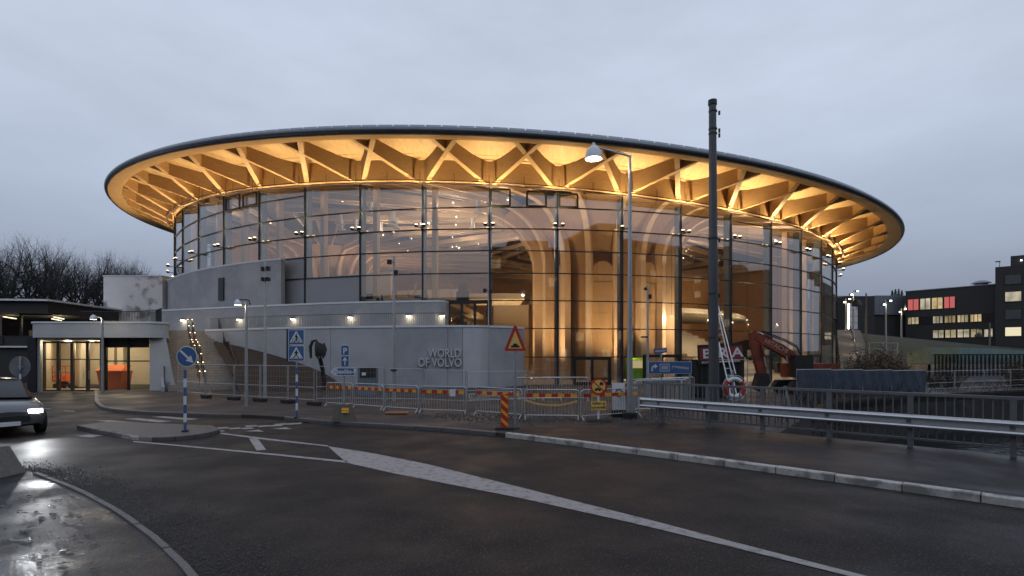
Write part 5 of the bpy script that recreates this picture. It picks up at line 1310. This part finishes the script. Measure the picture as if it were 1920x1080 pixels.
# ------------------------------------------------------------------ site things on the right
def zl(py, Y): return H + (YH - py) / F * Y
Y = 26.5; x, _, _ = A(1351, 700, Y)
t = thing('site_container', 'black site container standing under the red and black advertising board', 'container', (x, Y + 1.2, PZ), R_(-4))
MB().box((0, 0, .98), (2.45, 2.2, 1.7)).obj('shell', M['black'], t)
for i in range(9): MB().box((-1.1 + i * .275, -1.12, .98), (.10, .05, 1.6)).obj('rib', M['black'], t)
t = thing('advertising_board', 'black board with a dark red panel and white capitals above the site container', 'sign', (x, Y, PZ), R_(-3))
u = Y / F; zc = (zl(643, Y) + zl(684, Y)) / 2 - PZ
bd = MB().box((0, 0, zc), (84 * u, .08, 37 * u), ry=R_(-3)).obj('board', M['black'], t)
MB().box((0, -.05, zc + .03), (78 * u, .03, 24 * u), ry=R_(-3)).obj('red_panel', M['darkred'], bd)
for c, px in (('B', 1325), ('R', 1354), ('A', 1381)):
    o = put_text('capital', c, .62, M['white'], bd, ((px - 1351) * u, -.075, zc + .02 + (px - 1351) * u * .05), 0, .004, .012, 1.25); o.rotation_euler = (R_(90), R_(-3), 0)
o = put_text('sign_text', 'BILLSTRÖM RIEMER ANDERSSON', .118, M['white'], bd, (0, -.05, zc - .375), 0, .003, .002, 1.0, 1.05); o.rotation_euler = (R_(90), R_(-3), 0)
for sx in (-.9, .9): MB().box((sx, .06, (zc - .4) / 2), (.08, .08, zc - .4)).obj('leg', M['black'], t)
# ladder
Y = 25.2; x0, _, _ = A(1373, 722, Y); x1, _, _ = A(1358, 580, Y)
t = thing('extension_ladder', 'aluminium extension ladder leaning up beside the dark mast', 'ladder', (x0, Y, PZ))
m = MB(); hgt = zl(578, Y) - PZ; dx = x1 - x0 - .1; u = Y / F
for s in (-5.5, 5.5): m.beam((s * u + .12, 0, 0), (dx + s * u, 1.0, hgt), .055, .03, (0, 1, 0))
m.beam((.12 + 2.2 * u, .05, 1.2), (dx + 2.2 * u, 1.04, zl(545, Y) - PZ), .04, .03, (0, 1, 0)); m.obj('stile', M['alum'], t)
for i in range(13):
    f = (i + .6) / 13.4; MB().cyl((dx * f - 5.5 * u + .12 * (1 - f), f, hgt * f), (dx * f + 5.5 * u + .12 * (1 - f), f, hgt * f), .014, n=6).obj('rung', M['alum'], t)
# lifebuoy on its stand
x, y, z_ = A(1377, 727, 18.6); 
t = thing('lifebuoy', 'red and white ring lifebuoy hanging on a stand behind the bridge railing', 'lifebuoy', (x, y, z_))
R0, r0 = .30, .075
for k in range(8):
    rows = []
    for i in range(5):
        a = 2 * math.pi * (k + i / 4) / 8; rows.append([((R0 + r0 * math.cos(b)) * math.cos(a), r0 * math.sin(b), (R0 + r0 * math.cos(b)) * math.sin(a)) for b in [2 * math.pi * j / 10 for j in range(11)]])
    MB().grid(rows).obj('ring_segment', M['red'] if k % 4 in (0, 3) and k in (3, 4, 0, 7) else M['white'], t, True)
MB().tube([(.42 * math.cos(a), -.05, .42 * math.sin(a)) for a in [2 * math.pi * i / 20 for i in range(21)]], .010, 5).obj('grab_line', M['white'], t)
t = thing('lifebuoy_stand', 'pale tubular stand that carries the ring lifebuoy', 'stand', (x, y + .14, PZ))
MB().cyl((0, 0, 0), (0, 0, z_ + .5), .035, n=8).tube([(-.5, 0, .3), (-.5, 0, 1.9), (.5, 0, 1.9), (.5, 0, .3)], .018, 6).box((.15, -.02, .55), (.35, .02, .12)).obj('frame', M['galv'], t)
# excavator
Y = 29.0; X0 = A(1500, 690, Y)[0]
t = thing('excavator', 'rusty orange excavator with raised boom and hanging stick by the glass', 'excavator', (X0, Y, PZ))
def L2(px, py): a = A(px, py, Y); return (a[0] - X0, a[2] - PZ)
def armpoly(pxs, w, name, mat, par): 
    return MB().prism([(a, -w / 2, b) for a, b in [L2(*p) for p in pxs]], (0, w, 0)).obj(name, mat, par)
bm = armpoly([(1419, 623), (1437, 633), (1465, 646), (1486, 660), (1495, 675), (1501, 691), (1489, 696), (1484, 685), (1473, 671), (1452, 659), (1427, 645), (1413, 636)], .42, 'boom', M['orange'], t)
stk = armpoly([(1406, 624), (1410, 619.5), (1417, 620), (1421, 632), (1427, 655), (1435, 700), (1421, 703), (1412, 668), (1407, 642)], .34, 'stick', M['orange'], t)
def hyd(p, q, r, par, y=-.26):
    a, b = L2(*p), L2(*q); mid = ((a[0] * .45 + b[0] * .55), (a[1] * .45 + b[1] * .55))
    MB().cyl((a[0], y, a[1]), (mid[0], y, mid[1]), r, n=8).obj('cylinder', M['orange'], par); MB().cyl((mid[0], y, mid[1]), (b[0], y, b[1]), r * .55, n=8).obj('piston_rod', M['alum'], par)
hyd((1448, 634), (1418, 622), .07, bm, 0); hyd((1476, 696), (1470, 668), .07, bm); hyd((1424, 645), (1432, 688), .06, stk)
for dz in (0, 3): MB().tube([(a, -.24, b + .08) for a, b in [L2(1425, 626 - dz), L2(1445, 634 - dz), L2(1468, 643 - dz), L2(1490, 655 - dz), L2(1500, 675)]], .03, 6).obj('hose', M['rubber'], bm)
o = put_text('boom_text', 'HITACHI', .34, material('boom_lettering', (.34, .22, .18), .6), bm, (*[L2(1452, 649)[0]], -.216, L2(1452, 649)[1]), 0, .004, .004); o.rotation_euler = (R_(90), R_(26), 0)
MB().prism([(a, -.3, b) for a, b in [L2(1420, 700), L2(1436, 700), L2(1440, 716), L2(1428, 735), L2(1412, 728)]], (0, .6, 0)).obj('bucket', M['rubber'], t)
MB().box((.55, .3, 1.25), (1.9, 2.0, .75)).obj('house', M['orange'], t); MB().box((-.15, -.35, 1.5), (.9, .8, 1.1)).obj('cab', M['black'], t)
for s in (-.75, .95): MB().prism([(-.9, s, .35), (-.7, s, .02), (1.5, s, .02), (1.75, s, .35), (1.5, s, .7), (-.7, s, .7)], (0, .4, 0)).obj('track', M['rubber'], t)
# black grapple by the earth bank
Y = 31.0; X0 = A(592, 690, Y)[0]
t = thing('hydraulic_grapple', 'black grapple hanging from a bent arm behind the crossing signs', 'machine', (X0, Y, PZ))
g = lambda px, py: (A(px, py, Y)[0] - X0, A(px, py, Y)[2] - PZ)
MB().tube([(a, 0, b) for a, b in [g(583, 672), g(582, 650), g(586, 640), g(592, 638), g(597, 645), g(598, 660)]], [.06, .10, .09, .08, .10, .12], 8).obj('arm', M['black'], t, True)
m = MB()
for i in range(7):
    a = g(593 + i * 2.0, 643 + (i % 3)); b = g(594 + i * 2.1, 668 + 4 * (i % 2)); m.tube([(a[0], -.1 + .05 * i, a[1]), ((a[0] + b[0]) / 2 + .05, -.15 + .06 * i, (a[1] + b[1]) / 2), (b[0], -.1 + .04 * i, b[1])], [.05, .10, .05], 6)
m.obj('claws', M['black'], t, True)
a = g(600, 672); MB().tube([(a[0], 0, a[1]), (a[0] + .05, .3, 1.2), (a[0] + .1, .5, 0)], .12, 8).obj('stalk', M['black'], t, True)
# teal screen wall and black fence on the ramp at right
Pr = [A(1703, 690, 52), A(1745, 690, 46), A(1800, 690, 44), A(1860, 690, 43), A(1925, 690, 42), A(1990, 690, 41)]
t = thing('ramp_parapet', 'white ramp wall topped with teal sheet screens on the far side of the river', 'wall')
tp = [660, 651.5, 651.5, 653, 658, 662]
for i in range(5):
    p, q = Pr[i], Pr[i + 1]
    za, zb = zl(tp[i], p[1]), zl(tp[i + 1], q[1]); la, lb_ = zl(682, p[1]), zl(682, q[1])
    MB().hexa([(p[0], p[1], 0), (q[0], q[1], 0), (q[0], q[1] + .3, 0), (p[0], p[1] + .3, 0)], [(p[0], p[1], la - .05), (q[0], q[1], lb_ - .05), (q[0], q[1] + .3, lb_ - .05), (p[0], p[1] + .3, la - .05)]).obj('wall_face', M['render'], t)
    n = 3
    for k in range(n):
        f0, f1 = k / n + .004, (k + 1) / n - .004; L_ = lambda a, b, f: a + (b - a) * f
        c4 = [(L_(p[0], q[0], f), L_(p[1], q[1], f) + .12) for f in (f0, f1)]; z0_ = [L_(la, lb_, f) for f in (f0, f1)]; z1_ = [L_(za, zb, f) for f in (f0, f1)]
        MB().hexa([(*c4[0], z0_[0]), (*c4[1], z0_[1]), (c4[1][0], c4[1][1] + .04, z0_[1]), (c4[0][0], c4[0][1] + .04, z0_[0])], [(*c4[0], z1_[0]), (*c4[1], z1_[1]), (c4[1][0], c4[1][1] + .04, z1_[1]), (c4[0][0], c4[0][1] + .04, z1_[0])]).obj('screen_panel', M['teal'], t)
t = thing('ramp_fence', 'black upright-bar fence in front of the teal screens', 'fence')
for i in range(5):
    p, q = Pr[i], Pr[i + 1]; n = 8
    for k in range(n):
        f = k / n; x, y = p[0] + (q[0] - p[0]) * f, p[1] + (q[1] - p[1]) * f - .5
        MB().box((x, y, (zl(664, y) + zl(705, y)) / 2), (.09, .09, zl(664, y) - zl(705, y))).obj('bar', M['frame'], t)
    MB().beam((p[0], p[1] - .5, zl(665, p[1])), (q[0], q[1] - .5, zl(665, q[1])), .07, .08).obj('top_rail', M['frame'], t)
    MB().beam((p[0], p[1] - .5, zl(700, p[1])), (q[0], q[1] - .5, zl(700, q[1])), .07, .08).obj('bottom_rail', M['frame'], t)
t = thing('slope_fence', 'stepped black and white handrails on the path beside the shrubs', 'railing')
m = MB()
for (p, q, Y_) in (((1650, 660), (1692, 682), 48), ((1650, 668), (1692, 692), 48)): a, b = A(*p, Y_), A(*q, Y_); m.beam(a, b, .08, .08)
for px in (1652, 1662, 1672, 1682, 1691): a = A(px, 662 + (px - 1652) * .55, 48); m.beam(a, (a[0], a[1], .1), .07, .07, (0, 1, 0))
m.obj('dark_rail', M['frame'], t)
m = MB(); a, b, c, d = A(1628, 642, 50), A(1684, 643, 50), A(1682, 657, 50), A(1632, 653, 50); m.beam(a, b, .07, .07).beam(b, c, .07, .07, (0, 1, 0)).beam(c, d, .07, .07)
for px in (1630, 1656, 1683): a = A(px, 642, 50); m.beam(a, (a[0], a[1], .2), .06, .06, (0, 1, 0))
m.obj('pale_rail', M['galv'], t)
# shrubs
def shrub(seed, h, n=120, leaf=True):
    r = random.Random(seed); st = MB(); lf = MB()
    for i in range(n):
        a = r.uniform(0, 6.28); t_ = r.uniform(.05, .85); L = h * r.uniform(.6, 1.05); p = Vector((r.uniform(-.3, .3), r.uniform(-.3, .3), 0)); d = Vector((math.cos(a) * t_, math.sin(a) * t_, 1)).normalized(); pts = [p]
        for k in range(4):
            d = (d + Vector((r.uniform(-1, 1), r.uniform(-1, 1), r.uniform(-.5, .5))) * .28).normalized(); pts.append(pts[-1] + d * L / 4)
            if leaf:
                for q in range(3):
                    c = pts[-1] + Vector((r.gauss(0, .09), r.gauss(0, .09), r.gauss(0, .09))); s = r.uniform(.03, .07); v = Vector((r.uniform(-1, 1), r.uniform(-1, 1), r.uniform(-1, 1))).normalized() * s; w = v.cross(Vector((r.random(), r.random(), r.random()))).normalized() * s * .6
                    lf.add([c - v, c + w, c + v, c - w], [(0, 1, 2, 3)])
        st.tube(pts, [.014, .011, .008, .005, .003], 3)
    return st.mesh('stems', M['bark']), (lf.mesh('leaves', M['leaf']) if leaf else None)
SM = [shrub(1, 2.4), shrub(2, 2.0), shrub(3, 1.7, 110, False)]
for i, (px, py, Y_, k, s) in enumerate(((1612, 715, 34, 0, 1.0), (1636, 715, 33, 0, 1.2), (1655, 718, 32, 1, 1.1), (1668, 722, 36, 1, 1.2), (1592, 720, 33, 1, .8), (1700, 728, 31, 2, .9), (1745, 735, 31.5, 2, .9), (1800, 738, 31, 2, 1.0), (1850, 738, 32, 2, 1.0), (1890, 736, 31, 2, 1.1), (1905, 715, 36, 1, 1.0), (1770, 735, 35, 2, .9))):
    x = (px - 960) / F * Y_
    o = thing('shrub', ('tangled leafy shrub at the foot of the hillside steps' if k < 2 else 'bare twiggy shrub behind the sheeted fence on the river bank'), 'shrub', (x, Y_ + (4 if k == 2 else 0), 0), i * 1.3, 'leafy shrubs' if k < 2 else 'bare shrubs on the bank'); o.scale = (s, s, s)
    link('stems', SM[k][0], o)
    if SM[k][1]: link('leaves', SM[k][1], o)
bw = MB(); r = random.Random(77)
for i in range(9000):
    f = r.random(); j = min(len(bank) - 2, int(f * 4.2)); ff = f * 4.2 - j; p, q = bank[j + 1], bank[min(j + 2, len(bank) - 1)]
    x, y = p[0] + (q[0] - p[0]) * ff + r.uniform(-.3, .4), p[1] + (q[1] - p[1]) * ff + r.uniform(-.3, 2.2); z0 = r.uniform(-1.2, .45)
    a = r.uniform(0, 6.28); d = Vector((math.cos(a), math.sin(a), r.uniform(-.2, 1.4))).normalized() * r.uniform(.4, 1.1); n_ = Vector((-d.y, d.x, 0)).normalized() * .012
    bw.add([(x - n_.x, y - n_.y, z0), (x + n_.x, y + n_.y, z0), (x + d.x, y + d.y, z0 + d.z)], [(0, 1, 2)])
tag(bw.obj('bank_brushwood', M['bark']), 'dark twigs hanging over the river bank', 'brushwood', kind='stuff')
# conifers far behind the metal hall
for i, px in enumerate((1673, 1679, 1685, 1691)):
    x, y, z1 = A(px, 541 + abs(i - 1.5) * 2, 125); r = random.Random(i); m = MB()
    o = thing('conifer', 'dark conifer tip showing above the sheet-metal hall', 'tree', (x, y, 5), 0, 'conifers behind the metal hall'); Ht = z1 - 5
    for k in range(420):
        f = r.random(); a = r.uniform(0, 6.28); rr = (1 - f) * 1.5 + .1; z = Ht * (.45 + .55 * f); d = Vector((math.cos(a) * rr, math.sin(a) * rr, -.25 * rr)); n_ = Vector((-math.sin(a), math.cos(a), .2)) * .16
        m.add([(0, 0, z + .1), (d.x + n_.x, d.y + n_.y, z + d.z), (d.x - n_.x, d.y - n_.y, z + d.z)], [(0, 1, 2)])
    m.obj('crown', M['evergreen'], o); MB().cyl((0, 0, 0), (0, 0, Ht * .96), .16, .03, 6).obj('trunk', M['bark'], o)
# ------------------------------------------------------------------ things inside the hall near the upper terrace
for px, py, w, h, lab in ((868, 560, 23, 22, 'long black flight case behind the upper glass'), (868, 541, 16, 16, 'smaller black flight case on top of the long one'), (700, 561, 30, 18, 'low black cabinet behind the glass next to the timber post'), (790, 561, 22, 16, 'low black cabinet beside the curved wooden chair')):
    Yc = 43.5; x, y, z = A(px, py, Yc); s = Yc / F
    zb_ = 6.2 if 'on top' not in lab else 6.2 + 22 * s
    t = thing('flight_case', lab, 'case', (x, y, zb_))
    MB().box((0, 0, h * s / 2), (w * s, .8, h * s)).obj('body', M['black'], t)
    for z_ in (.03, h * s - .03): MB().box((0, 0, z_), (w * s + .02, .82, .05)).obj('edge_profile', M['frame'], t)
t = thing('curved_chair', 'pale bent-wood lounge chair standing behind the upper glass', 'chair', (A(765, 545, 43)[0], 43, 6.2))
s = 43 / F
MB().tube([(.0, 0, .0), (.05, 0, .5), (.0, 0, .9)], .05, 6).obj('leg', M['woodin'], t); MB().tube([(.5, 0, .0), (.45, 0, .5)], .05, 6).obj('leg', M['woodin'], t)
rows = [[(a, -.45 + .9 * j, b) for j in (0, 1)] for a, b in ((-.15, .62), (.1, .55), (.45, .62), (.55, 1.0), (.6, 1.4), (.8, 1.52))]
MB().grid(rows).obj('seat_shell', M['woodin'], t, True)
t = thing('scaffold_cage', 'small steel scaffold cage behind the upper glass', 'scaffold', (A(834, 545, 43.5)[0], 43.5, 6.2))
m = MB(); w = .52
for a in (-w, w):
    for b in (-w, w): m.cyl((a, b, 0), (a, b, 1.55), .025, n=5)
for z_ in (.05, .75, 1.5):
    for a in (-w, w): m.cyl((a, -w, z_), (a, w, z_), .02, n=5).cyl((-w, a, z_), (w, a, z_), .02, n=5)
m.obj('frame', M['galv'], t)
t = thing('kiosk', 'lime green kiosk glowing behind the glass near the second door', 'kiosk', (A(1193, 690, 44)[0], 44, .14))
MB().box((0, 0, .95), (1.5, 1.2, 1.7)).obj('body', M['lime'], t); MB().box((0, -.62, 1.3), (1.2, .05, .6)).obj('hatch', M['winlit'], t)
# ------------------------------------------------------------------ passing car at the left edge, bollard
hd = Vector((.80, -.60, 0)).normalized(); fr_ = Vector((*G(16, 822), 0))
car = thing('passing_car', 'dark grey car with lit headlamps driving in beside the traffic island', 'car', (fr_.x - hd.x * 2.2, fr_.y - hd.y * 2.2, 0), math.atan2(hd.y, hd.x))
secs = [(-2.15, .40, .70, .55, .62), (-2.05, .30, .95, .78, .62), (-1.6, .26, 1.02, .86, .70), (-.9, .24, 1.0, .90, .78), (.0, .24, .98, .90, .8), (.9, .24, .95, .90, .80), (1.5, .25, .88, .88, .74), (1.95, .28, .78, .80, .66), (2.12, .34, .64, .66, .55)]
rows = []
for x, z0, z1, w, wt in secs: rows.append([(x, -w * .92, z0), (x, -w, (z0 + z1) * .48), (x, -w * .97, z1 - .08), (x, -wt, z1), (x, 0, z1 + .03), (x, wt, z1), (x, w * .97, z1 - .08), (x, w, (z0 + z1) * .48), (x, w * .92, z0), (x, 0, z0 - .04), (x, -w * .92, z0)])
bo = MB().grid(rows); n = len(rows[0]); bo.f += [tuple(range(n - 1)), tuple(range((len(rows) - 1) * n, (len(rows) - 1) * n + n - 1))[::-1]]; bo = bo.obj('body', M['carpaint'], car, True)
cabr = [[(x, -w, z0), (x, -w * .80, z1), (x, 0, z1 + .03), (x, w * .80, z1), (x, w, z0)] for x, z0, z1, w in ((-1.95, .98, 1.0, .70), (-1.3, 1.0, 1.42, .76), (-.4, 1.0, 1.48, .77), (.3, .98, 1.44, .77), (1.15, .95, .98, .76))]
MB().grid(cabr).obj('cabin_glass', M['frame'], car, True)
rf = [[(x, -w, z), (x, 0, z + .04), (x, w, z)] for x, z, w in ((-1.35, 1.43, .60), (-.4, 1.50, .62), (.28, 1.46, .60))]; MB().grid(rf).obj('roof', M['carpaint'], car, True)
for x in (-1.35, 1.32):
    for sy in (-1, 1):
        w = MB().cyl((x, sy * .74, .32), (x, sy * .92, .32), .32, n=24).obj('wheel', M['rubber'], car, True); MB().cyl((x, sy * .925, .32), (x, sy * .935, .32), .21, n=16).obj('rim', M['alum'], w)
for sy in (-1, 1):
    h_ = MB().box((2.03, sy * .56, .66), (.16, .34, .13)).obj('headlamp', M['alum'], car); MB().box((2.125, sy * .56, .66), (.03, .28, .09)).obj('headlamp_lens', glow('headlamp', (.95, .97, 1), 30), h_)
    lamp('headlight', 'SPOT', (2.2, sy * .56, .66), HEAD, (.95, .97, 1), car, .06, (1, 0, -.11), 70, .7)
MB().box((2.10, 0, .47), (.06, .9, .16)).obj('grille', M['black'], car); MB().box((2.14, 0, .36), (.03, .5, .11)).obj('number_plate', M['white'], car)
x, y = G(-2, 892)
t = thing('concrete_bollard', 'tapered concrete block with a red reflector at the edge of the near pavement', 'bollard', (x - .02, y, 0))
MB().hexa([(-.27, -.27, 0), (.27, -.27, 0), (.27, .27, 0), (-.27, .27, 0)], [(-.10, -.12, .52), (.10, -.12, .52), (.10, .12, .52), (-.10, .12, .52)]).obj('block', material('bollard_concrete', (.16, .15, .14), .85, var=.25, scale=14, bump=.4), t)
MB().box((.08, -.19, .34), (.17, .02, .15), rx=R_(-15)).obj('reflector', M['red'], t)
# loose things near the fence feet
t = thing('orange_pipe', 'short orange pipe lying under the third barrier', 'pipe', (*G(742, 777, PZ), PZ + .05), R_(3))
MB().cyl((-.35, 0, 0), (.35, 0, 0), .05, n=10).cyl((.35, 0, 0), (.42, 0, 0), .06, n=10).obj('pipe', material('orange_pipe', (.38, .14, .06), .6), t)
t = thing('warning_tape', 'sagging yellow barrier tape strung behind the barriers', 'tape')
a, b = G(985, 780, PZ), G(1085, 783, PZ)
MB().grid([[(a[0] + (b[0] - a[0]) * i / 12, a[1] + .4 + (b[1] - a[1]) * i / 12, .42 + .16 * ((i - 6) / 6) ** 2 + dz) for i in range(13)] for dz in (0, .06)]).obj('tape', M['paleyellow'], t)
t = thing('ticket_terminal', 'dark parking terminal with a small screen below the lettered wall', 'machine', (*G(690, 741, PZ), PZ))
MB().box((0, 0, .7), (.95, .4, 1.4)).obj('cabinet', M['fin'], t); MB().box((.05, -.21, 1.15), (.8, .04, .5)).obj('screen_frame', M['black'], t); MB().box((-.15, -.24, 1.1), (.2, .02, .15)).obj('screen', M['white'], t)
# ------------------------------------------------------------------ the street behind the photographer (mirrored in the glass)
def block(name, lab, x0, x1, yf, d, h, seed, storeys, lit, side=False):
    r = random.Random(seed); t = thing(name, lab, 'building', (yf, (x0 + x1) / 2, 0) if side else ((x0 + x1) / 2, yf, 0), -math.pi / 2 if side else math.pi)
    w = x1 - x0
    MB().box((0, d / 2, h / 2), (w, d, h)).obj('wall', material('reddish_brick', (.075, .05, .042), .85, var=.2, scale=6), t)
    MB().box((0, d / 2, h + .15), (w + .4, d + .4, .3)).obj('roof', M['metal'], t)
    MB().box((w * .2, d / 2, h + 1.2), (w * .2, d * .5, 2.2)).obj('roof_house', M['brick'], t)
    n = int(w / 3.4); sh = (h - 2) / storeys
    for s in range(storeys):
        for i in range(n):
            xx = -w / 2 + (i + .5) * w / n; z0 = 1.6 + s * sh
            win(t, xx - .9, xx + .9, z0, z0 + 1.7, litm[r.randrange(4)] if r.random() < lit else wdark, 1)
block('brick_block', 'tall dark brick block across the street behind the photographer', -3.5, 34, -22, 16, 21.0, 4, 6, .22)
block('brick_tower', 'higher dark brick tower next to the block behind the photographer', 36, 84, -22, 16, 27, 9, 7, .25)
block('river_office', 'dark brick office beyond the river to the right of the bridge', -20, 16, 100, 14, 27, 12, 7, .3, True)
block('river_warehouse', 'lower dark brick warehouse beyond the river next to the office', 18, 42, 100, 14, 20, 15, 5, .2, True)
block('low_brick_row', 'long low brick row across the street behind the photographer', -80, -5, -24, 12, 12.5, 21, 3, .15)
